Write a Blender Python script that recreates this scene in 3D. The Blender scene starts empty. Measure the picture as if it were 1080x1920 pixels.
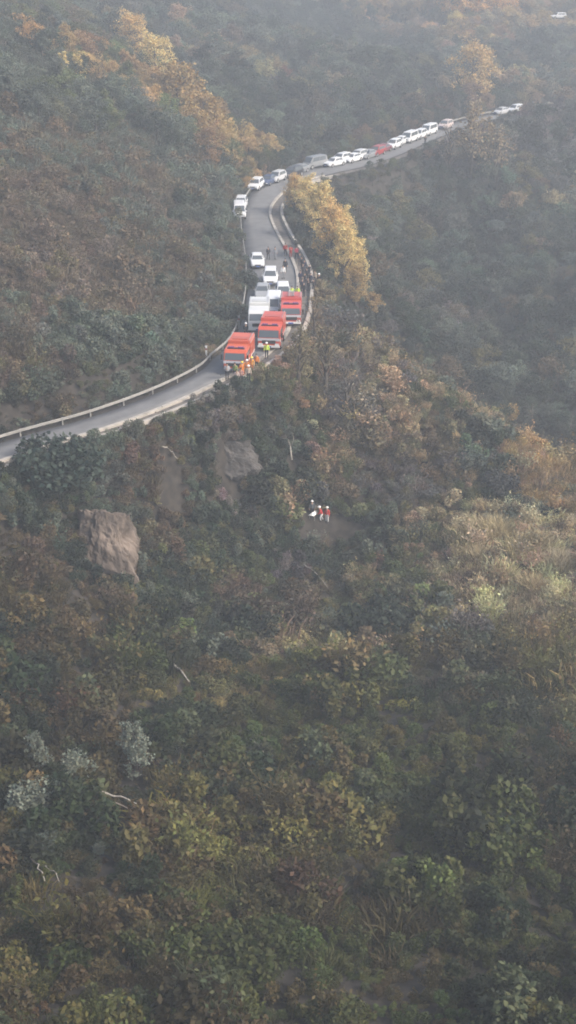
import bpy, bmesh, math, random
import numpy as np
from mathutils import Vector, Matrix

random.seed(7)
rng = np.random.default_rng(7)
SC = bpy.context.scene
COL = SC.collection
R_ = math.radians

# ------------------------------------------------------------------ camera
CAM_Z, PITCH, VFOV = 45.0, 24.0, 40.0
cd = bpy.data.cameras.new('camera')
cam = bpy.data.objects.new('camera', cd); COL.objects.link(cam)
cam.location = (0, 0, CAM_Z)
cam.rotation_euler = (R_(90 - PITCH), 0, 0)
cd.sensor_fit = 'VERTICAL'; cd.angle = R_(VFOV)
cd.clip_start = 0.5; cd.clip_end = 9000
SC.camera = cam

# ------------------------------------------------------------------ world, sun, exposure
SUN_EL, SUN_AZ = 40.0, 112.0      # azimuth measured like the sky's sun_rotation
W = bpy.data.worlds.new('World'); SC.world = W; W.use_nodes = True
nt = W.node_tree; nt.nodes.clear()
wo = nt.nodes.new('ShaderNodeOutputWorld'); bg = nt.nodes.new('ShaderNodeBackground')
sky = nt.nodes.new('ShaderNodeTexSky'); sky.sky_type = 'NISHITA'; sky.sun_disc = False
sky.sun_elevation = R_(SUN_EL); sky.sun_rotation = R_(SUN_AZ)
sky.air_density = 1.0; sky.dust_density = 5.0; sky.ozone_density = 1.0
bg.inputs[1].default_value = 0.125
nt.links.new(sky.outputs[0], bg.inputs[0]); nt.links.new(bg.outputs[0], wo.inputs[0])
sd = bpy.data.lights.new('sun', 'SUN'); sun = bpy.data.objects.new('sun', sd); COL.objects.link(sun)
sd.energy = 1.5; sd.angle = R_(10); sd.color = (1.0, 0.93, 0.84)
sv = Vector((math.sin(R_(SUN_AZ)) * math.cos(R_(SUN_EL)), math.cos(R_(SUN_AZ)) * math.cos(R_(SUN_EL)), math.sin(R_(SUN_EL))))
sun.rotation_euler = (-sv).to_track_quat('-Z', 'Y').to_euler()
sun.location = (0, -50, 150)
SC.view_settings.view_transform = 'Standard'; SC.view_settings.look = 'None'
SC.view_settings.gamma = 1; SC.view_settings.exposure = 1.05
SC.view_settings.use_curve_mapping = False
SC.render.engine = 'CYCLES'
SC.cycles.use_denoising = True
SC.cycles.max_bounces = 5; SC.cycles.diffuse_bounces = 3; SC.cycles.volume_bounces = 2
SC.cycles.transparent_max_bounces = 6; SC.cycles.caustics_reflective = False; SC.cycles.caustics_refractive = False
SC.cycles.filter_width = 1.8
HAZE_DENSITY = 0.0011

# ------------------------------------------------------------------ surveying helpers
FPX = 960 / math.tan(R_(VFOV / 2))
cF = np.array([0, math.cos(R_(PITCH)), -math.sin(R_(PITCH))])
cU = np.array([0, math.sin(R_(PITCH)), math.cos(R_(PITCH))])
def ray(px, py):
    return cF + np.array([1.0, 0, 0]) * (px - 540) / FPX + cU * (960 - py) / FPX
def at(px, py, y):
    r = ray(px, py); t = y / r[1]
    return np.array([r[0] * t, y, CAM_Z + r[2] * t])
def atz(px, py, z=0.0):
    r = ray(px, py); t = (z - CAM_Z) / r[2]
    return np.array([r[0] * t, r[1] * t, z])
def project(P):
    P = np.asarray(P, float); d = P - np.array([0, 0, CAM_Z])
    dz = d @ cF
    return 540 + FPX * d[:, 0] / dz, 960 - FPX * (d @ cU) / dz, dz
def smooth(a, b, v):
    t = np.clip((v - a) / (b - a), 0, 1); return t * t * (3 - 2 * t)

_perm = np.random.default_rng(3).random((64, 64))
def vnoise(x, y):
    xi = np.floor(x).astype(int); yi = np.floor(y).astype(int)
    fx = x - xi; fy = y - yi; fx = fx * fx * (3 - 2 * fx); fy = fy * fy * (3 - 2 * fy)
    g = lambda a, b: _perm[a % 64, b % 64]
    return ((g(xi, yi) * (1 - fx) + g(xi + 1, yi) * fx) * (1 - fy) + (g(xi, yi + 1) * (1 - fx) + g(xi + 1, yi + 1) * fx) * fy) * 2 - 1
def fbm(x, y, o=4):
    s = 0; a = 1.0
    for k in range(o):
        s = s + a * vnoise(x * 2 ** k + 17.3 * k, y * 2 ** k + 5.1 * k); a *= 0.5
    return s

# ------------------------------------------------------------------ the road's course (x, y, half width), level at z = 0
ROAD = [(-62, 88, 2.7), (-45, 99, 2.7), (-34.5, 105.5, 2.6), (-28.2, 110.1, 2.5), (-23.2, 115.6, 2.5), (-16.8, 121.6, 2.4), (-11.4, 128.3, 2.35),
        (-7.3, 135.2, 2.45), (-5.0, 139.7, 2.6), (-3.5, 144.0, 2.75), (-2.4, 149.5, 3.0), (-1.7, 156.7, 3.2), (-1.4, 165, 3.3), (-1.4, 174, 3.4),
        (-1.9, 182.6, 3.25), (-2.7, 190.7, 2.95), (-3.5, 199, 2.65), (-4.1, 207.2, 2.4), (-4.3, 213.5, 2.4), (-3.9, 219.5, 2.5), (-2.8, 227.2, 2.8),
        (-0.9, 234.2, 3.05), (2.0, 239.8, 3.3), (6.2, 245.6, 3.4), (11.5, 251.5, 3.3), (16.8, 259.5, 3.0), (21.0, 267.5, 2.9), (25.5, 276.9, 2.75),
        (30.3, 286.2, 2.6), (35.2, 295.3, 2.6), (40.6, 303.5, 2.6), (47.6, 311.5, 2.7), (56.3, 319.7, 2.7), (66, 327, 2.8), (82, 337, 2.8), (110, 352, 2.8)]
ROAD = [(x + .3, y - .25, w - .4) if y < 136 else (x, y, w) for x, y, w in ROAD]
rp = np.array(ROAD, float)
def catmull(P, n=8):
    out = []
    for i in range(len(P) - 1):
        p0, p1, p2, p3 = P[max(i - 1, 0)], P[i], P[i + 1], P[min(i + 2, len(P) - 1)]
        for k in range(n):
            t = k / n
            out.append(0.5 * (2 * p1 + (p2 - p0) * t + (2 * p0 - 5 * p1 + 4 * p2 - p3) * t * t + (3 * p1 - p0 - 3 * p2 + p3) * t ** 3))
    out.append(P[-1]); return np.array(out)
RC = catmull(rp)
RT = np.gradient(RC[:, :2], axis=0); RT /= np.linalg.norm(RT, axis=1)[:, None]
RN = np.c_[RT[:, 1], -RT[:, 0]]                # towards the valley side (right when heading away)
RS = np.r_[0, np.cumsum(np.linalg.norm(np.diff(RC[:, :2], axis=0), axis=1))]
def road_dist(x, y):
    """distance from the centre line minus half width, signed side (+ valley), index"""
    x = np.atleast_1d(x); y = np.atleast_1d(y)
    best = np.full(x.shape, 1e9); bi = np.zeros(x.shape, int)
    for i in range(0, len(RC), 1):
        d = (x - RC[i, 0]) ** 2 + (y - RC[i, 1]) ** 2
        m = d < best; best[m] = d[m]; bi[m] = i
    dx = x - RC[bi, 0]; dy = y - RC[bi, 1]
    side = dx * RN[bi, 0] + dy * RN[bi, 1]
    return np.sqrt(best) - RC[bi, 2], side, bi

# ------------------------------------------------------------------ terrain: thin plate through surveyed points
CP = [  # image x, image y, distance north, metres of growth above the soil
    (0, 700, 124, .7), (0, 600, 131, .8), (0, 450, 148, .8), (0, 300, 170, 1), (0, 150, 205, 2), (0, 0, 260, 4), (-250, 500, 135, 1), (-250, 200, 175, 1), (-250, 0, 215, 3),
    (200, 690, 130, .6), (200, 600, 140, .8), (200, 450, 162, .8), (200, 300, 190, 1), (200, 170, 228, 2), (210, 70, 285, 5), (110, 20, 300, 5),
    (390, 610, 155, 1), (410, 500, 170, 1), (410, 400, 196, 1), (390, 300, 216, 2), (390, 230, 240, 4), (330, 140, 258, 5),
    (500, 270, 262, 4), (500, 190, 285, 4), (480, 100, 330, 5), (440, 0, 400, 6), (620, 250, 285, 4), (700, 210, 300, 4), (700, 110, 345, 5), (640, 108, 410, 5), (770, 92, 400, 5),
    (820, 150, 340, 5), (950, 150, 355, 4), (950, 80, 400, 5), (1060, 100, 385, 5), (1250, 120, 370, 5), (870, 5, 430, 5), (1060, 44, 425, 3), (320, -20, 390, 6),
    (700, 350, 245, 2), (800, 400, 246, 3), (800, 500, 225, 3), (800, 600, 206, 3), (1000, 300, 272, 3), (1000, 420, 240, 3), (1050, 550, 212, 3), (1050, 700, 188, 3), (940, 720, 184, 3),
    (760, 540, 204, 3), (660, 420, 212, 2), (1300, 500, 215, 3), (1300, 700, 185, 3), (640, 500, 182, 1.5),
    (600, 560, 160, 1), (720, 640, 156, 1), (850, 735, 150, 1), (950, 805, 142, 1), (1020, 855, 136, .8), (1080, 930, 128, .8), (1300, 1000, 120, 1),
    (600, 700, 142, 1), (750, 770, 139, 1), (600, 820, 133, 1), (600, 975, 127, .8), (900, 920, 129, .8), (1050, 1000, 121, .8), (900, 1100, 114, .8), (1080, 1150, 108, .8),
    (300, 960, 118, .8), (60, 960, 108, .8), (300, 1100, 110, .8), (60, 1100, 101, .8), (-200, 1000, 100, 1), (600, 1100, 117, .8), (690, 1205, 111, .8),
    (700, 1245, 101, .8), (950, 1260, 99, .8), (400, 1250, 101, .8), (100, 1250, 93, .8), (-200, 1250, 88, .8), (1300, 1250, 98, .8),
    (700, 1400, 86, .8), (200, 1400, 84, .8), (1000, 1450, 82, .8), (540, 1600, 70, .8), (0, 1600, 69, .8), (1080, 1650, 68, .8), (540, 1800, 59, .8), (540, 1930, 53, .8), (0, 1900, 53, .8), (1080, 1900, 54, .8), (1350, 1600, 70, .8), (-250, 1600, 69, .8)]
cx = []
for px, py, y, h in CP:
    q = at(px, py, y); cx.append((q[0], q[1], q[2] - h))
cx += [(20, 172, -19), (30, 160, -21), (42, 150, -24), (55, 140, -27), (12, 176, -14), (48, 172, -25), (0, 36, -2), (0, 15, 10), (-25, 40, 0), (25, 40, -2), (0, -20, 30), (-60, 160, 19), (-60, 110, 9), (90, 140, -27), (90, 200, -22), (-70, 70, 0), (70, 70, -10)]
for i in range(0, len(RC), 14):
    if 3 < i < len(RC) - 10: cx.append((RC[i, 0], RC[i, 1], 0.0))
cx = np.array(cx)
def tps_fit(P, z, lam):
    n = len(P); d2 = ((P[:, None] - P[None]) ** 2).sum(-1); K = 0.5 * d2 * np.log(d2 + 1e-9)
    A = np.zeros((n + 3, n + 3)); A[:n, :n] = K + lam * np.eye(n); A[:n, n] = 1; A[:n, n + 1:] = P; A[n, :n] = 1; A[n + 1:, :n] = P.T
    return np.linalg.solve(A, np.r_[z, 0, 0, 0])
TS = 50.0
tw = tps_fit(cx[:, :2] / TS, cx[:, 2], 0.004)
def tps(x, y):
    out = np.zeros(x.shape); P = cx[:, :2] / TS; n = len(P); X = x / TS; Y = y / TS
    for i in range(n):
        d2 = (X - P[i, 0]) ** 2 + (Y - P[i, 1]) ** 2
        out += tw[i] * 0.5 * d2 * np.log(d2 + 1e-9)
    return out + tw[n] + tw[n + 1] * X + tw[n + 2] * Y
def height(x, y):
    x = np.asarray(x, float); y = np.asarray(y, float)
    z = np.clip(tps(x, y), -45, 60)
    z = z + 0.9 * fbm(x / 13, y / 13, 4)
    out = np.maximum.reduce([np.abs(x) - (60 + 0.12 * y), y - 440, -20 - y, np.zeros_like(x)])
    far = -50 + 26 * vnoise(x / 310 + 3, y / 310) + 9 * fbm(x / 90, y / 90, 3) - 16 * smooth(600, 1500, np.hypot(x, y))
    z = z + (far - z) * smooth(0, 130, out)
    d, s, bi = road_dist(x, y)
    w = 1 - smooth(1.4, 5.5, d)
    return z * (1 - w) + (-0.12) * w
def ground(px, py, y0=46, y1=460):
    ys = np.arange(y0, y1, 0.4); r = ray(px, py); t = ys / r[1]
    zz = CAM_Z + r[2] * t; hh = height(r[0] * t, ys)
    k = int(np.argmax(zz < hh)) if (zz < hh).any() else len(ys) - 1
    return Vector((r[0] * t[k], ys[k], hh[k]))
def hz(x, y): return float(height(np.array([x]), np.array([y]))[0])

# ------------------------------------------------------------------ node materials
def mat(name, col=(.5, .5, .5), rough=.6, metal=0, spec=.4, noise=0.0, nscale=8.0, bump=0.0, objcol=False, emit=None):
    m = bpy.data.materials.new(name); m.use_nodes = True; n = m.node_tree; b = n.nodes['Principled BSDF']
    b.inputs['Roughness'].default_value = rough; b.inputs['Metallic'].default_value = metal
    b.inputs['Specular IOR Level'].default_value = spec
    b.inputs['Base Color'].default_value = (*col, 1)
    src = None
    if objcol:
        oi = n.nodes.new('ShaderNodeObjectInfo'); src = oi.outputs['Color']
    if noise or bump:
        tc = n.nodes.new('ShaderNodeTexCoord'); nz = n.nodes.new('ShaderNodeTexNoise')
        nz.inputs['Scale'].default_value = nscale; nz.inputs['Detail'].default_value = 6
        n.links.new(tc.outputs['Object'], nz.inputs['Vector'])
        if noise:
            mp = n.nodes.new('ShaderNodeMapRange'); mp.inputs[1].default_value = .3; mp.inputs[2].default_value = .7
            mp.inputs[3].default_value = 1 - noise; mp.inputs[4].default_value = 1 + noise
            n.links.new(nz.outputs['Fac'], mp.inputs[0])
            mx = n.nodes.new('ShaderNodeMix'); mx.data_type = 'RGBA'; mx.blend_type = 'MULTIPLY'; mx.inputs[0].default_value = 1
            if src: n.links.new(src, mx.inputs[6])
            else: mx.inputs[6].default_value = (*col, 1)
            n.links.new(mp.outputs[0], mx.inputs[7]); src = mx.outputs[2]
        if bump:
            bp = n.nodes.new('ShaderNodeBump'); bp.inputs['Strength'].default_value = bump
            n.links.new(nz.outputs['Fac'], bp.inputs['Height']); n.links.new(bp.outputs[0], b.inputs['Normal'])
    if src: n.links.new(src, b.inputs['Base Color'])
    if emit:
        b.inputs['Emission Color'].default_value = (*emit, 1); b.inputs['Emission Strength'].default_value = 1
    return m
def leaf_mat(name, stuff):
    """leaf: colour of the plant (object colour, or the tint carried by each scattered plant) times a per leaf value"""
    m = bpy.data.materials.new(name); m.use_nodes = True; n = m.node_tree; b = n.nodes['Principled BSDF']; out = n.nodes['Material Output']
    if stuff:
        a = n.nodes.new('ShaderNodeAttribute'); a.attribute_type = 'INSTANCER'; a.attribute_name = 'tint'; c = a.outputs['Color']
    else:
        a = n.nodes.new('ShaderNodeObjectInfo'); c = a.outputs['Color']
    lv = n.nodes.new('ShaderNodeAttribute'); lv.attribute_type = 'GEOMETRY'; lv.attribute_name = 'leaf_value'
    mx = n.nodes.new('ShaderNodeMix'); mx.data_type = 'RGBA'; mx.blend_type = 'MULTIPLY'; mx.inputs[0].default_value = 1
    n.links.new(c, mx.inputs[6]); n.links.new(lv.outputs['Color'], mx.inputs[7])
    n.links.new(mx.outputs[2], b.inputs['Base Color']); b.inputs['Roughness'].default_value = .65; b.inputs['Specular IOR Level'].default_value = .25
    tr = n.nodes.new('ShaderNodeBsdfTranslucent'); n.links.new(mx.outputs[2], tr.inputs[0])
    ms = n.nodes.new('ShaderNodeMixShader'); ms.inputs[0].default_value = .25
    n.links.new(b.outputs[0], ms.inputs[1]); n.links.new(tr.outputs[0], ms.inputs[2]); n.links.new(ms.outputs[0], out.inputs[0])
    return m
M_LEAF_S = leaf_mat('scattered_leaves', True); M_LEAF = leaf_mat('leaves', False)
M_BARK = mat('bark', (.10, .085, .07), .9, noise=.4, nscale=6)
M_PALEWOOD = mat('bleached_wood', (.33, .30, .26), .85, noise=.4, nscale=5, bump=.3)
M_ASPH = mat('asphalt', (.155, .155, .155), .75, noise=.18, nscale=.6, bump=.05)
M_CONC = mat('weathered_concrete', (.37, .34, .30), .85, noise=.3, nscale=1.3, bump=.15)
M_RAIL = mat('galvanised_steel', (.31, .30, .28), .6, metal=.1, noise=.2, nscale=2)
M_ROCK = mat('earthy_rock', (.13, .104, .085), .95, noise=.6, nscale=2.2, bump=1.0)
M_GROCK = mat('grey_rock', (.075, .069, .064), .95, noise=.5, nscale=2.5, bump=1.0)
M_PAINT = mat('car_paint', rough=.3, spec=.5, objcol=True)
M_GLASS = mat('car_glass', (.075, .09, .10), .12, spec=.8)
M_TYRE = mat('tyre_rubber', (.02, .02, .02), .85)
M_RIM = mat('alloy', (.5, .5, .5), .35, metal=.7)
M_BLACK = mat('black_plastic', (.025, .025, .027), .6)
M_LAMP = mat('lamp_lens', (.75, .77, .78), .15)
M_TAIL = mat('tail_lens', (.35, .02, .02), .25)
M_WHITE = mat('white_paint', (.78, .78, .76), .5, noise=.08, nscale=3)
M_BLUE = mat('beacon_lens', (.16, .05, .16), .2)
M_PLATE = mat('number_plate', (.05, .12, .45), .5)
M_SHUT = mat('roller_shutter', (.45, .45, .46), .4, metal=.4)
M_CLOTH = mat('cloth', rough=.9, spec=.1, objcol=True, noise=.2, nscale=9)
M_SKIN = mat('skin', (.42, .25, .17), .6)
M_HAIR = mat('hair', (.015, .012, .01), .7)
M_HELM = mat('helmet', rough=.35, objcol=True)
M_EYE = mat('eye', (.03, .02, .015), .3)

# ------------------------------------------------------------------ mesh helpers
def npmesh(name, V, quads, mats=(), lv=None, midx=None):
    me = bpy.data.meshes.new(name); V = np.asarray(V, np.float32); quads = np.asarray(quads, np.int32)
    k = quads.shape[1]
    me.vertices.add(len(V)); me.vertices.foreach_set('co', V.ravel())
    me.loops.add(quads.size); me.loops.foreach_set('vertex_index', quads.ravel())
    me.polygons.add(len(quads)); me.polygons.foreach_set('loop_start', np.arange(len(quads), dtype=np.int32) * k)
    if midx is not None: me.polygons.foreach_set('material_index', np.asarray(midx, np.int32))
    me.update(calc_edges=True)
    if lv is not None:
        a = me.attributes.new('leaf_value', 'FLOAT_COLOR', 'POINT')
        lv = np.asarray(lv, np.float32)
        c = np.c_[lv, np.ones(len(V))] if lv.ndim == 2 else np.c_[lv, lv, lv, np.ones(len(V))]
        a.data.foreach_set('color', c.astype(np.float32).ravel())
    for m in mats: me.materials.append(m)
    return me
def link(name, me, parent=None, color=None):
    o = bpy.data.objects.new(name, me); COL.objects.link(o)
    if parent: o.parent = parent
    if color: o.color = (*color, 1)
    return o
def tag(o, label=None, cat=None, group=None, kind=None):
    if label: o['label'] = label
    if cat: o['category'] = cat
    if group: o['group'] = group
    if kind: o['kind'] = kind
    return o
def empty(name, loc=(0, 0, 0), rz=0):
    o = bpy.data.objects.new(name, None); COL.objects.link(o); o.location = loc; o.rotation_euler = (0, 0, rz); o.empty_display_size = .3
    return o
def copy_tree(o, parent=None):
    c = o.copy(); COL.objects.link(c)
    if parent: c.parent = parent
    for ch in o.children: copy_tree(ch, c)
    return c
def paint(o, colors):
    """colour by part name, down the tree"""
    if o.name.split('.')[0] in colors: o.color = (*colors[o.name.split('.')[0]], 1)
    for ch in o.children: paint(ch, colors)
class MB:
    def __init__(s): s.V = []; s.Fc = []
    def add(s, V, Fc):
        b = len(s.V); s.V += [tuple(map(float, v)) for v in V]; s.Fc += [tuple(i + b for i in f) for f in Fc]; return s
    def box(s, x0, x1, y0, y1, z0, z1, tx=0, ty0=0, ty1=0):
        V = [(x0, y0, z0), (x1, y0, z0), (x1, y1, z0), (x0, y1, z0), (x0 + tx, y0 + ty0, z1), (x1 - tx, y0 + ty0, z1), (x1 - tx, y1 - ty1, z1), (x0 + tx, y1 - ty1, z1)]
        return s.add(V, [(3, 2, 1, 0), (4, 5, 6, 7), (0, 1, 5, 4), (1, 2, 6, 5), (2, 3, 7, 6), (3, 0, 4, 7)])
    def slab(s, q, t):
        """quad q (ccw from outside) given thickness t outwards"""
        q = [Vector(a) for a in q]; n = (q[1] - q[0]).cross(q[2] - q[0]).normalized() * t
        V = q + [a + n for a in q]
        return s.add(V, [(3, 2, 1, 0), (4, 5, 6, 7), (0, 1, 5, 4), (1, 2, 6, 5), (2, 3, 7, 6), (3, 0, 4, 7)])
    def disc(s, c, r, w, n=14, ax=0):
        V = []; 
        for k in range(n):
            a = 2 * math.pi * k / n
            for e in (-w / 2, w / 2):
                p = [e, r * math.cos(a), r * math.sin(a)] if ax == 0 else [r * math.cos(a), e, r * math.sin(a)]
                V.append((c[0] + p[0], c[1] + p[1], c[2] + p[2]))
        F = [(2 * k, 2 * k + 1, (2 * k + 3) % (2 * n), (2 * k + 2) % (2 * n)) for k in range(n)]
        F += [tuple(range(0, 2 * n, 2))[::-1], tuple(range(1, 2 * n, 2))]
        return s.add(V, F)
    def tube(s, pts, rad, n=6):
        pts = [Vector(p) for p in pts]; rings = []
        for i, p in enumerate(pts):
            d = (pts[min(i + 1, len(pts) - 1)] - pts[max(i - 1, 0)]).normalized()
            a = d.orthogonal().normalized(); b = d.cross(a); r = rad[i] if hasattr(rad, '__len__') else rad
            rings.append([p + a * r * math.cos(2 * math.pi * k / n) + b * r * math.sin(2 * math.pi * k / n) for k in range(n)])
        V = [v for rr in rings for v in rr]
        F = [(i * n + k, i * n + (k + 1) % n, (i + 1) * n + (k + 1) % n, (i + 1) * n + k) for i in range(len(pts) - 1) for k in range(n)]
        F += [tuple(range(n))[::-1], tuple(range(len(V) - n, len(V)))]
        return s.add(V, F)
    def build(s, name, m, parent=None, bevel=0, smoothf=False, color=None):
        me = bpy.data.meshes.new(name); me.from_pydata(s.V, [], s.Fc); me.materials.append(m)
        bm = bmesh.new(); bm.from_mesh(me); bmesh.ops.recalc_face_normals(bm, faces=bm.faces)
        if bevel: bmesh.ops.bevel(bm, geom=[e for e in bm.edges if len(e.link_faces) == 2 and e.calc_face_angle() > .5], offset=bevel, segments=2, affect='EDGES', clamp_overlap=True)
        bm.to_mesh(me); bm.free()
        if smoothf: me.polygons.foreach_set('use_smooth', [True] * len(me.polygons))
        return link(name, me, parent, color)

# ------------------------------------------------------------------ ground: one sheet out to the horizon
def axis(a, b, step, far, g=1.16):
    c = list(np.arange(a, b + .01, step)); s = step; lo = a; L = []
    while lo > -far: s *= g; lo -= s; L.append(lo)
    s = step; hi = b; H = []
    while hi < far: s *= g; hi += s; H.append(hi)
    return np.array(L[::-1] + c + H)
gx = axis(-70, 110, 1.25, 2600); gy = axis(20, 460, 1.25, 2600)
GX, GY = np.meshgrid(gx, gy); GZ = height(GX.ravel(), GY.ravel())
nx, ny = len(gx), len(gy)
ii = (np.arange(ny - 1)[:, None] * nx + np.arange(nx - 1)[None]).ravel()
me = npmesh('ground', np.c_[GX.ravel(), GY.ravel(), GZ], np.c_[ii, ii + 1, ii + nx + 1, ii + nx])
me.polygons.foreach_set('use_smooth', [True] * len(me.polygons))
gm = mat('hillside_soil', (.031, .026, .021), .95, noise=.6, nscale=1.4, bump=1.0)
me.materials.append(gm)
tag(link('ground', me), kind='structure')

# ------------------------------------------------------------------ road, kerb, parapet, guard rail
def ribbon(offs_z, i0=0, i1=None):
    """sheet of (offset function, z) columns swept along the road"""
    idx = range(i0, i1 or len(RC)); V = []; k = len(offs_z)
    for i in idx:
        for of, z in offs_z:
            o = of(i); V.append((RC[i, 0] + RN[i, 0] * o, RC[i, 1] + RN[i, 1] * o, z))
    n = len(list(idx)); F = [(a * k + b, a * k + b + 1, (a + 1) * k + b + 1, (a + 1) * k + b) for a in range(n - 1) for b in range(k - 1)]
    return V, F
hw = lambda i: RC[i, 2]
V, F = ribbon([(lambda i: -hw(i) - .25, -.2), (lambda i: -hw(i) - .2, 0.0), (lambda i: -hw(i) * .5, .03), (lambda i: 0, .05), (lambda i: hw(i) * .5, .03), (lambda i: hw(i) - 1.0, .01)])
tag(MB().add(V, F).build('road', M_ASPH, smoothf=True), kind='structure')
IEND = int(np.argmax(RC[:, 1] > 243))
V, F = ribbon([(lambda i: hw(i) - 1.0, -.1), (lambda i: hw(i) - .98, .2), (lambda i: hw(i) - .60, .2), (lambda i: hw(i) - .58, -.1)], 0, IEND)
tag(MB().add(V, F).build('kerb', M_CONC), kind='structure')
V, F = ribbon([(lambda i: hw(i) + .75, -.2), (lambda i: hw(i) + .77, .4), (lambda i: hw(i) + 1.15, .4), (lambda i: hw(i) + 1.2, -1.6)], 0, IEND)
tag(MB().add(V, F).build('parapet_wall', M_CONC), 'long low weathered concrete parapet along the valley edge of the mountain road', 'wall')
V, F = ribbon([(lambda i: hw(i) - .52, .0), (lambda i: hw(i) + .76, .0)])
tag(MB().add(V, F).build('verge', mat('gritty_verge', (.13, .115, .10), .95, noise=.4, nscale=1.5)), kind='structure')
gr = empty('guard_rail', (RC[20, 0], RC[20, 1], 0))
tag(gr, 'galvanised steel guard rail along the hill side of the mountain road', 'guard rail')
of = lambda d: (lambda i: -hw(i) - .45 + d)
V, F = ribbon([(of(0), .36), (of(.05), .40), (of(.05), .45), (of(-.03), .49), (of(-.03), .51), (of(.05), .55), (of(.05), .60), (of(0), .63), (of(-.02), .63), (of(-.06), .51), (of(-.06), .49), (of(-.02), .36)])
rl = MB().add(V, F).build('rail', M_RAIL); rl.parent = gr; rl.matrix_parent_inverse = Matrix.Translation(-gr.location)
pb = MB().box(-.06, .06, -.06, .06, -.5, .62)
post_o = pb.build('post', M_RAIL, bevel=.01)
first = True
for s_ in np.arange(6, RS[-1] - 4, 4.2):
    i = int(np.searchsorted(RS, s_)); o = -hw(i) - .56
    p = post_o if first else post_o.copy()
    if not first: COL.objects.link(p)
    first = False
    p.location = (RC[i, 0] + RN[i, 0] * o, RC[i, 1] + RN[i, 1] * o, 0); p.rotation_euler = (0, 0, math.atan2(RT[i, 1], RT[i, 0]))
    p.parent = gr; p.matrix_parent_inverse = Matrix.Translation(-gr.location)

# ------------------------------------------------------------------ leaves and plants
def quads_cloud(P, size, up=.3, aspect=1.7, r=rng):
    """one small quad leaf per point; returns vertices, faces, values"""
    n = len(P); N = r.normal(size=(n, 3)); N[:, 2] = np.abs(N[:, 2]) + up; N /= np.linalg.norm(N, axis=1)[:, None]
    A = np.cross(N, r.normal(size=(n, 3))); A /= np.linalg.norm(A, axis=1)[:, None] + 1e-9; B = np.cross(N, A)
    s = (size * (.6 + .8 * r.random(n)))[:, None]
    a = A * s * aspect / 2; b = B * s / 2
    V = np.stack([P - a, P - b * 1.0 + a * .1, P + a, P + b + a * .1], 1).reshape(-1, 3)
    Q = np.arange(4 * n).reshape(-1, 4)
    base = .72 + .56 * r.random(n)
    hue = r.normal(0, .07, n)
    lv = np.repeat(np.c_[base * (1 + hue), base, base * (1 - hue * .6)], 4, 0)
    return V, Q, lv
def blades(P, D, w, L, r=rng, droop=.35):
    """arching blade: two quads each from P along D"""
    n = len(P); D = D / np.linalg.norm(D, axis=1)[:, None]; S = np.cross(D, np.array([0, 0, 1.0]) + r.normal(size=(n, 3)) * .3); S /= np.linalg.norm(S, axis=1)[:, None] + 1e-9
    w = (w * np.ones(n))[:, None]; L = (L * np.ones(n))[:, None]
    m = P + D * L * .55; hor = D * [1, 1, 0]; e = m + D * L * .35 + hor * L * droop - np.array([0, 0, 1]) * L * droop * .7
    V = np.stack([P - S * w * .5, P + S * w * .5, m + S * w * .45, m - S * w * .45, e + S * w * .1, e - S * w * .1], 1).reshape(-1, 3)
    b = np.arange(n)[:, None] * 6; Q = np.concatenate([b + [0, 1, 2, 3], b + [3, 2, 4, 5]])
    base = .75 + .5 * r.random(n); lv = np.repeat(np.c_[base, base, base], 6, 0)
    return V, Q, lv
def sticks(segs, rad):
    """thin three sided twigs as quads"""
    V = []; Q = []
    for (a, b) in segs:
        a = np.array(a); b = np.array(b); d = b - a; d = d / (np.linalg.norm(d) + 1e-9); o = np.cross(d, [.3, .5, .8]); o /= np.linalg.norm(o) + 1e-9; p = np.cross(d, o); k = len(V)
        for c, r in ((a, rad), (b, rad * .5)):
            for t in range(3):
                V.append(c + r * (o * math.cos(2.094 * t) + p * math.sin(2.094 * t)))
        Q += [(k + t, k + (t + 1) % 3, k + 3 + (t + 1) % 3, k + 3 + t) for t in range(3)]
    return np.array(V), np.array(Q), np.full((len(V), 3), .55)
def merge(parts):
    V = []; Q = []; L = []; b = 0
    for v, q, l in parts: V.append(v); Q.append(q + b); L.append(l); b += len(v)
    return np.concatenate(V), np.concatenate(Q), np.concatenate(L)
def lumpy(n, R, H, k, r, shell=.55):
    """points in k overlapping lobes making an uneven dome R wide and H high"""
    c = np.c_[r.normal(0, R * .42, k), r.normal(0, R * .42, k), H * (.25 + .5 * r.random(k))]
    rad = R * (.3 + .32 * r.random(k)); w = rad ** 2 / (rad ** 2).sum()
    j = r.choice(k, n, p=w); d = r.normal(size=(n, 3)); d /= np.linalg.norm(d, axis=1)[:, None]
    P = c[j] + d * (rad[j] * (shell + (1 - shell) * r.random(n)))[:, None] * [1, 1, H / R * .75]
    P[:, 2] = np.abs(P[:, 2]); return P
def bush_geo(seed, R=.8, H=1.0, n=520, leaf=.13, k=7, twig=True):
    r = np.random.default_rng(seed); P = lumpy(n, R, H, k, r); parts = [quads_cloud(P, leaf, .4, 1.6, r)]
    if twig:
        segs = [((r.normal(0, .05), r.normal(0, .05), 0), tuple(P[r.integers(n)] * .95)) for _ in range(16)]
        parts.append(sticks(segs, .018))
    return merge(parts)
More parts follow.
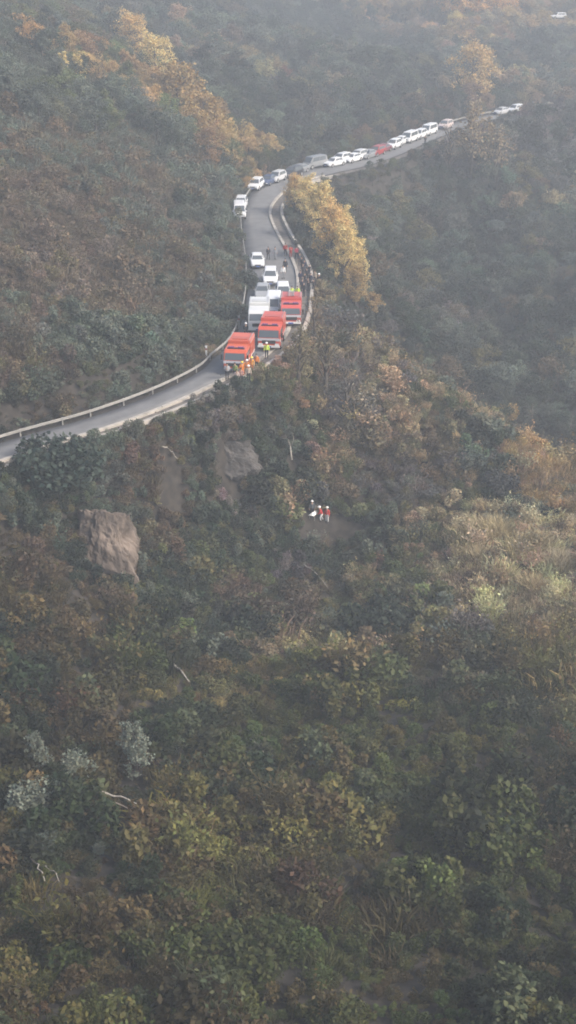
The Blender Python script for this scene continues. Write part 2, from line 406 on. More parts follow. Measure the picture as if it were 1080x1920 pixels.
def twig_geo(seed, R=.8, H=1.3, n=26, leaf=.09, nl=170):
    r = np.random.default_rng(seed); segs = []; tips = []
    for _ in range(n):
        a = r.random() * 6.28; t = r.random() * .9; b = np.array([math.cos(a) * t * R * .5, math.sin(a) * t * R * .5, H * .5]); e = b + np.array([math.cos(a) * t * R * .6, math.sin(a) * t * R * .6, H * (.3 + .3 * r.random())])
        segs += [((0, 0, 0), b), (b, e)]
        for _ in range(3):
            f = b + (e - b) * r.random(); g = f + r.normal(0, .22, 3) + [0, 0, .15]; segs.append((f, g)); tips.append(g)
    P = np.array(tips)[r.integers(len(tips), size=nl)] + r.normal(0, .14, (nl, 3))
    st = sticks(segs, .016); st = (st[0], st[1], np.full((len(st[0]), 3), .95))
    return merge([st, quads_cloud(P, leaf, .3, 1.8, r)])
def grass_geo(seed, n=170, L=1.1, spread=.35, fan=.9, droop=.35, lean=(0, 0)):
    r = np.random.default_rng(seed); P = np.c_[r.normal(0, spread, (n, 2)), np.zeros(n)]
    D = np.c_[P[:, :2] * fan + r.normal(0, .3, (n, 2)) + np.array(lean), np.full(n, 1.0)]
    return blades(P, D, .055, L * (.35 + .8 * r.random(n)), r, droop)
def fern_geo(seed, nf=11, L=1.0):
    r = np.random.default_rng(seed); parts = []
    for k in range(nf):
        a = r.random() * 6.28; el = .5 + .7 * r.random(); t = np.linspace(0.1, 1, 16); l = L * (.6 + .6 * r.random())
        x = l * t * math.cos(el); z = l * t * math.sin(el) - .55 * l * t ** 2 * .9
        P = np.c_[x * math.cos(a), x * math.sin(a), z + .05]; lat = np.array([-math.sin(a), math.cos(a), -.15])
        w = .24 * l * np.sin(np.pi * np.clip(t * .9 + .08, 0, 1))
        for sgn in (1, -1):
            D = np.tile(lat * sgn, (16, 1)) + np.c_[np.cos(a) * .35, np.sin(a) * .35, 0] * 1.0
            parts.append(blades(P, D, .06, w, r, .15))
    return merge(parts)
def tree_geo(seed, H=6.0, R=2.2, base=.25, n=1500, leaf=.26, limbs=9, shape='round', gap=.5, size_k=.42):
    """(trunk MB, crown arrays): tapered trunk with limbs, leaf clusters about the limb ends"""
    r = np.random.default_rng(seed); mb = MB()
    lean = r.normal(0, .04 * H, 2)
    tr = [Vector((lean[0] * t * t, lean[1] * t * t, H * t * .9)) for t in (0, .25, .5, .75, 1)]
    r0 = .028 * H; mb.tube(tr, [r0 * 1.25, r0, r0 * .75, r0 * .45, r0 * .15], 7)
    cl = []
    for k in range(limbs):
        t = base + (1 - base) * (k + .5) / limbs * .92; p = tr[0].lerp(tr[-1], t); p.x = lean[0] * t * t; p.y = lean[1] * t * t
        a = k * 2.4 + r.normal(0, .4)
        if shape == 'round': rr = R * math.sin(math.pi * min(1, (t - base) / (1 - base) * .75 + .22))
        elif shape == 'cone': rr = R * (1.05 - (t - base) / (1 - base)) + .2
        else: rr = R * (.75 + .25 * math.sin(6 * t))
        rr *= .6 + .6 * r.random(); up = {'round': .45, 'cone': .15, 'column': 1.5}[shape]
        e = p + Vector((math.cos(a) * rr, math.sin(a) * rr, rr * up * (.6 + .7 * r.random()))); e.z = min(e.z, H)
        m = p.lerp(e, .5) + Vector((0, 0, .08 * rr)); mb.tube([p, m, e], [r0 * .42, r0 * .26, r0 * .08], 5)
        cl += [(e, 1.0), (m.lerp(e, .4), .8)]
        for _ in range(3):
            f = m.lerp(e, r.random()); g = f + Vector(r.normal(0, .28 * rr + .1, 3)); mb.tube([f, g], [r0 * .12, r0 * .04], 4); cl.append((g, .75))
    cl.append((tr[-1], .8))
    C = np.array([c[0] for c in cl]); S = np.array([c[1] for c in cl]); j = r.integers(len(C), size=n)
    d = r.normal(size=(n, 3)); d /= np.linalg.norm(d, axis=1)[:, None]
    P = C[j] + d * (R * size_k * S[j] * (gap + (1 - gap) * r.random(n)) * (.7 + .5 * r.random(n)))[:, None] * [1, 1, .8]
    P[:, 2] = np.maximum(P[:, 2], .15)
    return mb, quads_cloud(P, leaf, .35, 1.5, r)

# ---- sources for the scattered cover (kept outside the scene; only the scatter shows them)
SRC = bpy.data.collections.new('plant_sources')
def src(i, g, extra=None):
    V, Q, L = g; mi = np.zeros(len(Q), int)
    if extra:                                   # bark polygons
        ev = np.array(extra.V); eq = np.array([f for f in extra.Fc if len(f) == 4]); Q = np.concatenate([Q, eq + len(V)]); V = np.concatenate([V, ev]); L = np.concatenate([L, np.ones((len(ev), 3))]); mi = np.r_[mi, np.ones(len(eq), int)]
    m = npmesh('plant_source', V, Q, (M_LEAF_S, M_BARK), L, mi)
    SRC.objects.link(bpy.data.objects.new('src_%02d' % i, m))
src(0, bush_geo(1, .75, 1.25, 1050, .105, 7)); src(1, bush_geo(2, .85, 1.2, 1100, .10, 8)); src(2, bush_geo(3, .7, 1.3, 950, .11, 6)); src(3, bush_geo(4, .95, 1.0, 1100, .095, 9))
src(4, twig_geo(5)); src(5, twig_geo(6, .9, 1.1, 22, .08, 90)); src(6, grass_geo(7, 200, 1.2, .4, .35, .25)); src(7, grass_geo(8, 160, .9, .5, .5, .3)); src(8, fern_geo(9)); src(9, fern_geo(10, 14, .8))
for k, (h, rr, sh, gp) in enumerate([(6, 2.3, 'round', .5), (7, 2.4, 'round', .4), (6.5, 1.7, 'column', .3), (5.5, 2.4, 'round', .5)]):
    t_, c_ = tree_geo(20 + k, h, rr, .2, 3600, .17, 11, sh, gp); src(10 + k, c_, t_)
t_, c_ = tree_geo(31, 6.5, 2.0, .25, 320, .16, 12, 'column', .2); src(14, c_, t_)

def scatter(name, P, scl, rot, idx, tint, label):
    me = bpy.data.meshes.new(name); n = len(P); me.vertices.add(n); me.vertices.foreach_set('co', np.asarray(P, np.float32).ravel())
    for nm, ty, key, v in (('scl', 'FLOAT', 'value', scl), ('pidx', 'INT', 'value', idx)):
        me.attributes.new(nm, ty, 'POINT').data.foreach_set(key, np.asarray(v, np.float32 if ty == 'FLOAT' else np.int32))
    me.attributes.new('rot', 'FLOAT_VECTOR', 'POINT').data.foreach_set('vector', np.asarray(rot, np.float32).ravel())
    me.attributes.new('tint', 'FLOAT_COLOR', 'POINT').data.foreach_set('color', np.c_[tint, np.ones(n)].astype(np.float32).ravel())
    o = link(name, me); tag(o, label, None, None, 'stuff')
    g = bpy.data.node_groups.new(name, 'GeometryNodeTree')
    g.interface.new_socket('Geometry', in_out='INPUT', socket_type='NodeSocketGeometry'); g.interface.new_socket('Geometry', in_out='OUTPUT', socket_type='NodeSocketGeometry')
    N = g.nodes; gi = N.new('NodeGroupInput'); go = N.new('NodeGroupOutput'); ip = N.new('GeometryNodeInstanceOnPoints'); ci = N.new('GeometryNodeCollectionInfo')
    ci.inputs['Collection'].default_value = SRC; ci.inputs['Separate Children'].default_value = True; ci.inputs['Reset Children'].default_value = True
    ip.inputs['Pick Instance'].default_value = True
    def na(nm, ty):
        x = N.new('GeometryNodeInputNamedAttribute'); x.data_type = ty; x.inputs[0].default_value = nm; return x.outputs[0]
    g.links.new(gi.outputs[0], ip.inputs['Points']); g.links.new(ci.outputs[0], ip.inputs['Instance'])
    g.links.new(na('pidx', 'INT'), ip.inputs['Instance Index']); g.links.new(na('scl', 'FLOAT'), ip.inputs['Scale'])
    er = N.new('FunctionNodeEulerToRotation'); g.links.new(na('rot', 'FLOAT_VECTOR'), er.inputs[0]); g.links.new(er.outputs[0], ip.inputs['Rotation'])
    g.links.new(ip.outputs[0], go.inputs[0])
    md = o.modifiers.new('scatter', 'NODES'); md.node_group = g
    return o

# ---- what grows where: (image x, image y, distance) -> main tint, second tint, share of second, growth
OLV = (.086, .100, .042); DKG = (.036, .048, .030); BRN = (.105, .080, .048); RED = (.118, .092, .064); STR = (.52, .42, .24); TAN = (.25, .195, .115)
GRY = (.13, .118, .105); GRG = (.085, .10, .075); YGR = (.16, .145, .06); OCH = (.34, .235, .10)
LEAFY, MIXED, TWIGGY, GRASSY, WOOD = range(5)
ZN = [(540, 1800, 59, OLV, BRN, .5, MIXED), (100, 1800, 59, BRN, OLV, .45, MIXED), (1000, 1800, 59, DKG, OLV, .4, LEAFY), (480, 1560, 73, YGR, BRN, .45, MIXED), (850, 1550, 74, OLV, DKG, .5, LEAFY), (80, 1580, 72, DKG, BRN, .5, LEAFY),
      (1060, 1500, 78, BRN, DKG, .5, MIXED), (700, 1400, 86, OLV, YGR, .4, LEAFY), (450, 1380, 88, OLV, DKG, .5, LEAFY), (180, 1330, 88, BRN, RED, .4, MIXED), (60, 1300, 88, DKG, BRN, .4, LEAFY), (880, 1290, 98, DKG, GRY, .45, MIXED), (620, 1235, 103, YGR, TAN, .5, MIXED), (500, 1300, 96, OLV, TAN, .5, MIXED),
      (1060, 1230, 101, YGR, TAN, .5, GRASSY), (930, 1120, 113, TAN, STR, .4, GRASSY), (950, 1010, 122, STR, TAN, .4, GRASSY), (820, 1010, 124, TAN, OLV, .4, MIXED), (700, 1120, 115, OLV, TAN, .4, MIXED), (560, 1100, 117, RED, BRN, .4, MIXED), (400, 1130, 110, DKG, OLV, .4, LEAFY),
      (220, 1150, 106, BRN, DKG, .4, MIXED), (60, 1080, 102, RED, BRN, .5, MIXED), (400, 980, 120, DKG, OLV, .5, LEAFY), (540, 960, 127, DKG, GRG, .4, LEAFY), (650, 1000, 124, GRG, DKG, .5, MIXED), (720, 900, 132, GRY, BRN, .5, TWIGGY), (600, 900, 129, OLV, TAN, .4, MIXED),
      (450, 870, 124, GRY, DKG, .5, LEAFY), (300, 870, 120, GRG, OLV, .5, LEAFY), (240, 910, 117, BRN, GRG, .5, MIXED), (380, 920, 121, DKG, OLV, .5, LEAFY), (120, 900, 112, DKG, GRG, .5, LEAFY), (650, 780, 138, GRY, TAN, .5, TWIGGY), (560, 720, 141, TAN, OLV, .5, TWIGGY), (620, 640, 150, TAN, GRY, .5, TWIGGY), (800, 800, 138, TAN, BRN, .4, MIXED),
      (900, 850, 136, DKG, GRG, .3, LEAFY), (850, 760, 144, TAN, OLV, .4, MIXED), (980, 830, 138, OCH, TAN, .4, GRASSY), (720, 660, 155, BRN, TAN, .4, MIXED),
      (200, 650, 135, GRG, DKG, .4, LEAFY), (60, 620, 131, RED, GRG, .4, MIXED), (330, 620, 150, GRG, DKG, .4, LEAFY), (150, 520, 150, RED, BRN, .4, MIXED), (330, 500, 165, BRN, GRG, .4, MIXED), (100, 400, 158, RED, BRN, .4, MIXED), (300, 400, 185, RED, GRG, .4, MIXED), (420, 450, 185, GRG, DKG, .4, LEAFY),
      (60, 280, 178, BRN, GRG, .4, MIXED), (250, 300, 192, BRN, GRG, .4, MIXED), (350, 340, 210, GRG, BRN, .4, MIXED), (100, 200, 200, GRG, OLV, .3, WOOD), (210, 200, 222, DKG, GRG, .4, WOOD), (300, 200, 240, OCH, OLV, .4, WOOD), (120, 90, 262, OLV, GRG, .4, WOOD), (0, 60, 260, DKG, GRG, .4, WOOD),
      (500, 200, 285, DKG, GRG, .4, WOOD), (450, 110, 330, GRG, TAN, .3, WOOD), (620, 220, 290, DKG, BRN, .35, WOOD), (700, 120, 345, DKG, GRG, .3, WOOD), (400, 30, 390, DKG, GRG, .3, WOOD), (640, 60, 410, DKG, GRG, .3, WOOD), (900, 40, 430, TAN, OCH, .5, WOOD), (1050, 100, 390, DKG, GRG, .4, WOOD), (870, 150, 345, DKG, TAN, .4, WOOD), (1050, 180, 335, GRG, TAN, .4, WOOD),
      (720, 360, 245, GRG, OLV, .4, WOOD), (660, 420, 212, DKG, GRG, .4, WOOD), (820, 420, 245, DKG, GRG, .4, WOOD), (960, 370, 255, GRG, TAN, .3, WOOD), (800, 560, 212, DKG, GRY, .4, WOOD), (1000, 480, 228, GRG, DKG, .4, WOOD), (1000, 620, 200, DKG, GRG, .4, WOOD), (900, 300, 270, GRY, DKG, .5, WOOD)]
zx = np.array([at(a, b, c)[:2] for a, b, c, *_ in ZN])
zc1 = np.array([z[3] for z in ZN]); zc2 = np.array([z[4] for z in ZN]); zs = np.array([z[5] for z in ZN]); zk = np.array([z[6] for z in ZN])
SETS = {LEAFY: [0, 1, 2, 3, 0, 1, 2, 8], MIXED: [0, 1, 3, 4, 5, 6, 8, 9, 2], TWIGGY: [4, 5, 4, 5, 3, 0, 6, 9], GRASSY: [6, 7, 6, 7, 6, 4, 5, 7], WOOD: [10, 11, 12, 13, 14, 10, 11]}

KEEP = []                          # clear places (x, y, radius) where a thing stands
def grow(y0, y1, step, smin, smax, thin=.8):
    ys = np.arange(y0, y1, step); P = []
    for y in ys:
        h = 0.26 * y * 1.15 + 14; xs = np.arange(-h, h, step); P.append(np.c_[xs, np.full(len(xs), y)])
    P = np.concatenate(P); P += rng.uniform(-.5, .5, P.shape) * step
    z = height(P[:, 0], P[:, 1]); px, py, dz = project(np.c_[P, z])
    m = (px > -330) & (px < 1410) & (py > -160) & (py < 2150)
    d, s, bi = road_dist(P[:, 0], P[:, 1])
    m &= d > np.where(s > 0, 1.5, .95) + .25 * smax
    bank = (s < 0) & (d < 4.5) & (P[:, 0] < -6) & (P[:, 1] < 145)
    m &= ~(bank & (rng.random(len(P)) < thin))
    for kx, ky, kr in KEEP: m &= (P[:, 0] - kx) ** 2 + (P[:, 1] - ky) ** 2 > kr * kr
    return P[m], z[m], d[m], s[m]
def species(P):
    j = P + np.c_[3.2 * fbm(P[:, 0] / 6, P[:, 1] / 6, 3), 3.2 * fbm(P[:, 0] / 6 + 40, P[:, 1] / 6, 3)] * (0.5 + P[:, 1:2] / 200)
    k = np.argmin(((j[:, None] - zx[None]) ** 2).sum(-1), 1)
    patch = fbm(P[:, 0] / 2.6 + 9, P[:, 1] / 2.6, 3) * .55 + rng.normal(0, .18, len(P))
    second = patch > (.5 - zs[k]) * 1.4
    c = np.where(second[:, None], zc2[k], zc1[k])
    c = c * np.exp(.32 * rng.normal(size=(len(P), 1)).clip(-2, 1.8)) * (1 + .08 * rng.normal(size=(len(P), 3)))
    # a few stray plants of other hues everywhere
    st = rng.random(len(P)); c[st < .05] = np.array(YGR) * .9; c[(st > .05) & (st < .09)] = np.array(BRN) * 1.3; c[(st > .09) & (st < .12)] = np.array(GRG) * 1.4
    near = P[:, 1] < 104                        # haze and vignette gradient put into the tint: near slope darkened, hill side lightened
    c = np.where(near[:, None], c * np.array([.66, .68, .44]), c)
    hill = (P[:, 0] < -6) & (P[:, 1] > 128) & (P[:, 1] < 245); c = np.where(hill[:, None], (c * .45 + .55 * np.where(second[:, None], zc2[k], zc1[k]) * .85 + .0 * c) * 1.4, c)
    return k, np.clip(c, .008, .6)

# ------------------------------------------------------------------ trees and shrubs one can tell apart
def plant(name, proto_parts, loc, scale, color, label, cat, group=None, rz=None, squash=1.0):
    o = empty(name, loc, rng.random() * 6.28 if rz is None else rz); o.scale = (scale, scale, scale * squash)
    tag(o, label, cat, group)
    for nm, me in proto_parts:
        c = link(nm, me, o); c.color = (*color, 1)
    return o
def tree_parts(seed, *a, **k):
    mb, g = tree_geo(seed, *a, **k); me = bpy.data.meshes.new('trunk'); me.from_pydata(mb.V, [], mb.Fc); me.materials.append(M_BARK)
    me.polygons.foreach_set('use_smooth', [True] * len(me.polygons))
    return [('trunk', me), ('crown', npmesh('crown', g[0], g[1], (M_LEAF,), g[2]))]
def bush_parts(seed, R, H, n, leaf, k):
    r = np.random.default_rng(seed); P = lumpy(n, R, H, k, r); mb = MB()
    for _ in range(9):
        q = P[r.integers(n)] * .95; mb.tube([(r.normal(0, .06 * R), r.normal(0, .06 * R), -.1), (q[0] * .4, q[1] * .4, q[2] * .55), tuple(q)], [.05 * R, .035 * R, .012 * R], 5)
    me = bpy.data.meshes.new('stem'); me.from_pydata(mb.V, [], mb.Fc); me.materials.append(M_BARK)
    g = quads_cloud(P, leaf, .4, 1.6, r)
    return [('stem', me), ('crown', npmesh('crown', g[0], g[1], (M_LEAF,), g[2]))]
def one(name, g):
    return [(name, npmesh(name, g[0], g[1], (M_LEAF,), g[2]))]
T_ROUND = tree_parts(41, 7, 2.6, .18, 3000, .22, 12, 'round', .45); T_ROUND2 = tree_parts(42, 6.5, 2.4, .2, 2600, .22, 11, 'round', .4)
T_SPARSE = tree_parts(43, 8, 1.9, .22, 1000, .18, 16, 'column', .15); T_BARE = tree_parts(44, 8, 2.0, .25, 420, .14, 18, 'column', .1)
T_COL = tree_parts(45, 4.2, .8, .05, 3600, .10, 20, 'column', .05); T_AUT = tree_parts(46, 7.5, 2.4, .12, 6500, .125, 20, 'round', .15); T_FEA = tree_parts(47, 8, 2.0, .05, 9500, .12, 30, 'column', .1)
B_DENSE = bush_parts(51, 1.6, 2.0, 2400, .14, 11); B_WIDE = bush_parts(52, 2.0, 1.7, 2600, .15, 12); B_LOOSE = bush_parts(58, 1.25, 2.3, 3400, .10, 18); B_PALE = bush_parts(53, 1.1, 1.9, 2600, .11, 9)
G_TUFT = one('blades', grass_geo(54, 900, 2.3, .6, .12, .18, (-.12, .05))); G_FERN = one('fronds', fern_geo(55, 13, 1.7))
ORG = (.60, .41, .16); YEL = (.66, .52, .22); OCR = (.33, .225, .09); PTAN = (.28, .21, .12); BGRN = (.04, .06, .045); PGRN = (.18, .205, .16)
# image x, image y of the foot, width in metres relative to the pattern, pattern, colour, label
PL = [
 ('autumn_tree', T_FEA, 552, 405, .8, ORG, 'orange leaved tree nearest the parked cars on the inside of the road bend', 'tree'),
 ('autumn_tree', T_FEA, 575, 430, 1.0, YEL, 'tall pale yellow tree second from the top in the row inside the road bend', 'tree'),
 ('autumn_tree', T_FEA, 600, 465, 1.15, YEL, 'tallest golden tree in the middle of the row inside the road bend', 'tree'),
 ('autumn_tree', T_FEA, 622, 500, 1.1, ORG, 'orange gold tree just below the tallest golden one in the row inside the bend', 'tree'),
 ('autumn_tree', T_FEA, 643, 540, 1.05, YEL, 'golden tree above the lower end of the autumn row', 'tree'),
 ('autumn_tree', T_FEA, 612, 440, .85, OCR, 'ochre tree behind the tall pale yellow one, on its ravine side', 'tree'),
 ('autumn_tree', T_FEA, 642, 490, .95, YEL, 'pale yellow tree on the ravine side of the orange gold one', 'tree'),
 ('autumn_tree', T_FEA, 668, 545, .85, YEL, 'pale yellow tree lowest on the ravine side of the autumn row', 'tree'),
 ('autumn_tree', T_AUT, 665, 575, .8, (.40, .28, .11), 'duller yellow tree at the lower end of the autumn row beside the spur crest', 'tree'),
 ('autumn_tree', T_ROUND2, 697, 598, .55, OCR, 'low ochre tree tailing off the autumn row on the spur crest', 'tree'),
 ('ochre_tree', T_AUT, 250, 125, 1.5, ORG, 'orange brown tree at the very top of the left hill ridge', 'tree'),
 ('ochre_tree', T_AUT, 295, 175, 1.5, YEL, 'yellow brown tree second down from the top of the left hill ridge', 'tree'),
 ('ochre_tree', T_ROUND, 335, 235, 1.5, OCR, 'broad ochre tree halfway down the left hill ridge', 'tree'),
 ('ochre_tree', T_ROUND2, 382, 275, 1.35, OCR, 'ochre tree low on the left hill ridge above the bend', 'tree'),
 ('ochre_tree', T_AUT, 390, 318, .95, (.28, .17, .08), 'small rusty ochre tree at the foot of the left hill ridge by the bend', 'tree'),
 ('yellow_tree', T_COL, 118, 165, 1.3, YEL, 'slim pale yellow tree on the upper left hill, left one of two', 'tree'),
 ('yellow_tree', T_COL, 150, 170, 1.3, YEL, 'slim pale yellow tree on the upper left hill, right one of two', 'tree'),
 ('bare_tree', T_SPARSE, 880, 350, 1.9, PTAN, 'tall thin tan tree standing in front of the far end of the car queue', 'tree'),
 ('bare_tree', T_SPARSE, 925, 360, 1.5, PTAN, 'nearly bare tan tree right of the tall thin one below the far road', 'tree'),
 ('autumn_tree', T_AUT, 885, 205, 2.1, (.50, .35, .15), 'rounded orange brown tree behind the last cars of the far queue', 'tree'),
 ('bare_tree', T_BARE, 840, 345, 1.3, PTAN, 'thin bare tree left of the tall tan tree below the far road', 'tree'),
 ('olive_tree', T_ROUND2, 740, 420, .95, (.17, .15, .07), 'yellowish olive round tree on the slope below the far car queue', 'tree'),
 ('tan_tree', T_ROUND, 965, 420, .8, PTAN, 'rounded tan tree on the ravine slope at the right', 'tree'),
 ('tan_tree', T_ROUND2, 1010, 490, .7, (.20, .15, .11), 'pinkish tan tree on the ravine slope lower down at the right', 'tree'),
 ('brown_tree', T_ROUND, 1060, 230, 1.1, (.19, .14, .09), 'brown tree at the right picture edge beyond the queue end', 'tree'),
 ('brown_tree', T_ROUND2, 455, 150, 1.1, (.20, .165, .10), 'tan brown tree on the wooded slope right of the left ridge', 'tree'),
 ('brown_tree', T_ROUND, 640, 190, .9, (.15, .10, .075), 'reddish brown tree on the wooded slope above the far queue', 'tree'),
 ('bare_tree', T_SPARSE, 560, 730, .8, (.19, .16, .085), 'olive tan feathery tree right beside the second red fire truck', 'tree'),
 ('bare_tree', T_SPARSE, 610, 745, .95, (.17, .14, .085), 'feathery tan tree further right on the spur below the trucks', 'tree'),
 ('bare_tree', T_BARE, 590, 640, .65, PTAN, 'small bare tree on the spur crest by the edge of the crowd', 'tree'),
 ('bare_tree', T_BARE, 650, 790, .8, GRY, 'grey bare tree in the middle of the spur face', 'tree'),
 ('pale_shrub', B_PALE, 880, 735, 1.8, (.20, .185, .115), 'pale feathery shrub on the spur skyline above the orange shrubs', 'shrub'),
 ('orange_shrub', B_PALE, 945, 800, 1.5, (.34, .235, .085), 'upright golden shrub on the spur skyline', 'shrub'),
 ('orange_shrub', B_WIDE, 990, 845, 1.1, (.36, .22, .085), 'wide orange tan shrub at the lower end of the spur skyline', 'shrub'),
 ('dark_shrub', B_DENSE, 935, 925, 1.25, (.05, .052, .05), 'dark round shrub on the spur face above the straw coloured grass', 'shrub'),
 ('dark_shrub', B_DENSE, 712, 1205, 2.3, (.022, .034, .02), 'big dark green bush in the gully below the rescuers', 'shrub'),
 ('dark_shrub', B_DENSE, 108, 912, 2.3, BGRN, 'dark bluish green bush overlapping the road edge at the left', 'shrub'),
 ('pale_shrub', B_PALE, 250, 820, .9, (.11, .12, .085), 'grey green shrub just below the parapet left of the trucks', 'shrub'),
 ('pale_shrub', B_WIDE, 415, 800, 1.0, (.13, .11, .085), 'brown grey mound of scrub below the parapet near the first fire truck', 'shrub'),
 ('grey_green_tree', T_COL, 256, 1462, 1.15, PGRN, 'column shaped grey green young tree standing alone in the left foreground', 'tree'),
 ('grey_green_tree', T_COL, 70, 1475, 1.0, (.14, .16, .125), 'small grey green tree at the back of the left foreground cluster', 'tree'),
 ('grey_green_shrub', B_LOOSE, 72, 1552, 1.35, (.165, .185, .14), 'palest grey green leafy shrub in front of the left foreground cluster', 'shrub'),
 ('grey_green_shrub', B_LOOSE, 135, 1475, 1.05, (.16, .18, .135), 'grey green shrub at the right of the left foreground cluster', 'shrub'),
 ('grey_green_shrub', B_DENSE, 75, 1600, .8, (.08, .10, .08), 'darker grey green shrub under the palest one in the left foreground', 'shrub'),
 ('sapling', B_PALE, 188, 1600, .42, PGRN, 'tiny pale sapling below the bleached branch in the left foreground', 'sapling'),
 ('straw_tuft', G_TUFT, 860, 1015, 0.86, (0.42, 0.344, 0.202), 'straw coloured grass tuft at the left end of the tall row on the right slope', 'grass tuft'),
 ('straw_tuft', G_TUFT, 895, 1000, 0.94, (0.42, 0.353, 0.218), 'greyish straw tuft between the left end and the tallest tuft of the row', 'grass tuft'),
 ('straw_tuft', G_TUFT, 930, 1010, 1.15, (0.487, 0.403, 0.227), 'tallest straw coloured grass tuft in the middle of the row on the right slope', 'grass tuft'),
 ('straw_tuft', G_TUFT, 975, 1045, 1.15, (0.504, 0.412, 0.21), 'yellowest straw tuft just right of and below the tallest one', 'grass tuft'),
 ('straw_tuft', G_TUFT, 905, 1055, 0.94, (0.47, 0.386, 0.227), 'straw tuft in front of and below the tallest one', 'grass tuft'),
 ('straw_tuft', G_TUFT, 1015, 1030, 0.94, (0.437, 0.37, 0.235), 'pale straw tuft right of the yellowest one, higher of two', 'grass tuft'),
 ('straw_tuft', G_TUFT, 1045, 1065, 0.94, (0.403, 0.344, 0.227), 'greyish straw tuft at the right end of the row near the picture edge', 'grass tuft'),
 ('straw_tuft', G_TUFT, 1000, 1110, 0.86, (0.42, 0.336, 0.185), 'tan tuft lowest on the straw covered slope', 'grass tuft'),
 ('pale_fern', G_FERN, 838, 1205, 1.0, (.30, .29, .19), 'pale fan shaped plant at the right rim of the gully', 'plant'),
 ('green_shrub', B_WIDE, 590, 905, .75, YGR, 'light green shrub just above the rescuers', 'shrub'),
 ('tan_shrub', B_WIDE, 640, 935, .9, (.15, .115, .07), 'tan brown scrub mound right above the two red rescuers', 'shrub'),
 ('dark_tree', T_ROUND2, 500, 290, .8, (.03, .045, .035), 'dark evergreen crown hanging over the parked cars on the outside of the bend', 'tree'),
 ('green_shrub', B_DENSE, 405, 640, 1.0, (.06, .075, .055), 'round grey green shrub on the bank left of the first fire truck', 'shrub'),
 ('green_shrub', B_DENSE, 435, 600, 1.2, (.05, .065, .05), 'dark green shrub on the bank beside the white truck', 'shrub'),
 ('green_shrub', B_DENSE, 460, 540, 1.2, (.05, .062, .048), 'dark shrub on the bank hiding the side of the road behind the white truck', 'shrub'),
]
for nm, pr, px, py, s, c, lab, cat in PL:
    p = ground(px, py); p.z -= .1
    if nm == 'dark_shrub' and s == 2.3 and px > 300: KEEP.append((p.x, p.y, 1.5 * s)); KEEP.append((p.x, p.y - 1.6 * s, .6 * s))
    plant(nm, pr, p, s, c, lab, cat)
    if 'grey_green' in nm or nm in ('sapling', 'pale_fern'): KEEP.append((p.x, p.y - .9 * s, .9 * s + .25)); KEEP.append((p.x, p.y - 2.2 * s, .8 * s))
for k, px in enumerate((845, 872, 900, 925, 955)):
    p = ground(px, 45, 300, 520); plant('autumn_tree', T_AUT, p, 2.0 + .3 * (k % 2), (.62, .37, .13), 'hazy orange tree in the far row at the top right', 'tree', 'far orange trees')

# ------------------------------------------------------------------ rocks, logs, posts
def rock(name, loc, sx, sy, sz, m, seed, label, cat='rock', rough=.3, rz=0.0, taper=.3):
    bm = bmesh.new(); bmesh.ops.create_icosphere(bm, subdivisions=6, radius=1); r = np.random.default_rng(seed)
    pl = [(Vector((a, b, c)).normalized(), d) for a, b, c, d in [(.1, .2, 1, .72), (1, -.2, .15, .78), (-1, -.3, .1, .8), (.2, -1, .35, .74), (-.5, -.8, .5, .82), (.7, -.6, .6, .88)]] + [(Vector(r.normal(size=3)).normalized(), .85 + .2 * r.random()) for _ in range(16)]
    from mathutils import noise
    for v in bm.verts:
        c = v.co; p = (abs(c.x) ** 4 + abs(c.y) ** 4 + abs(c.z) ** 4) ** .25; c /= p
        for n, d in pl:
            e = c.dot(n) - d
            if e > 0: v.co -= n * e
        f = 1 + taper * (-.35 - v.co.z); v.co.x *= f; v.co.y *= f
        q = v.co.copy(); q.z *= .6; nn = q.normalized(); o = Vector((seed, 0, 0))
        v.co += nn * rough * (.45 * (noise.fractal(q * 1.4 + o, .8, 2.2, 4)) - .4 * abs(noise.noise(q * 2.3 + o)) + .22 * noise.fractal(q * 5 + o, .7, 2.1, 4) - .12 * abs(noise.noise(q * 9 + o)))
    me = bpy.data.meshes.new(name); bm.to_mesh(me); bm.free(); me.materials.append(m)
    o = link(name, me); o.location = loc; o.scale = (sx, sy, sz); o.rotation_euler = (0, 0, rz); tag(o, label, cat); return o
p = ground(205, 1040)
rock('boulder', (p.x - .4, p.y - .8, p.z + .9), 3.7, 2.6, 4.3, M_ROCK, 5, 'large bare brown earth coloured boulder on the slope at the left')
KEEP.append((p.x - .5, p.y - 1.0, 2.0))
KEEP.append((p.x - .6, p.y - 2.6, 1.5))
p = ground(426, 852)
rock('rock_face', (p.x, p.y + .7, p.z - .9), 3.7, 2.0, 2.4, M_GROCK, 8, 'grey rock face sticking out below the road under the first fire truck')
KEEP.append((p.x, p.y - .9, 1.4))
rng2 = np.random.default_rng(77)
def log(name, a, b, r0, label, cat='log', lift=.25, m=M_PALEWOOD, fork=False):
    A = ground(*a); B = ground(*b); A.z += lift + .35; B.z += lift + .35; o = empty(name, A); tag(o, label, cat)
    for t in (.15, .5, .85): m_ = A.lerp(B, t); KEEP.append((m_.x, m_.y - .5, .75)); KEEP.append((m_.x, m_.y - 1.3, .6))
    pts = [A.lerp(B, t) - A + Vector(rng2.normal(0, .10, 3)) * (t * (1 - t) * 4) + Vector((0, 0, .12 + .25 * t * (1 - t) * 4)) for t in np.linspace(0, 1, 7)]
    MB().tube(pts, np.linspace(r0, r0 * .4, 7), 7).build('trunk', m, o, smoothf=True)
    if fork:
        q = pts[3]; L_ = (B - A).length
        MB().tube([q, q + Vector((.12 * L_, .05, .25 * L_)), q + Vector((.15 * L_, 0, .45 * L_))], [r0 * .6, r0 * .45, r0 * .2], 6).build('branch', m, o, smoothf=True)
    return o
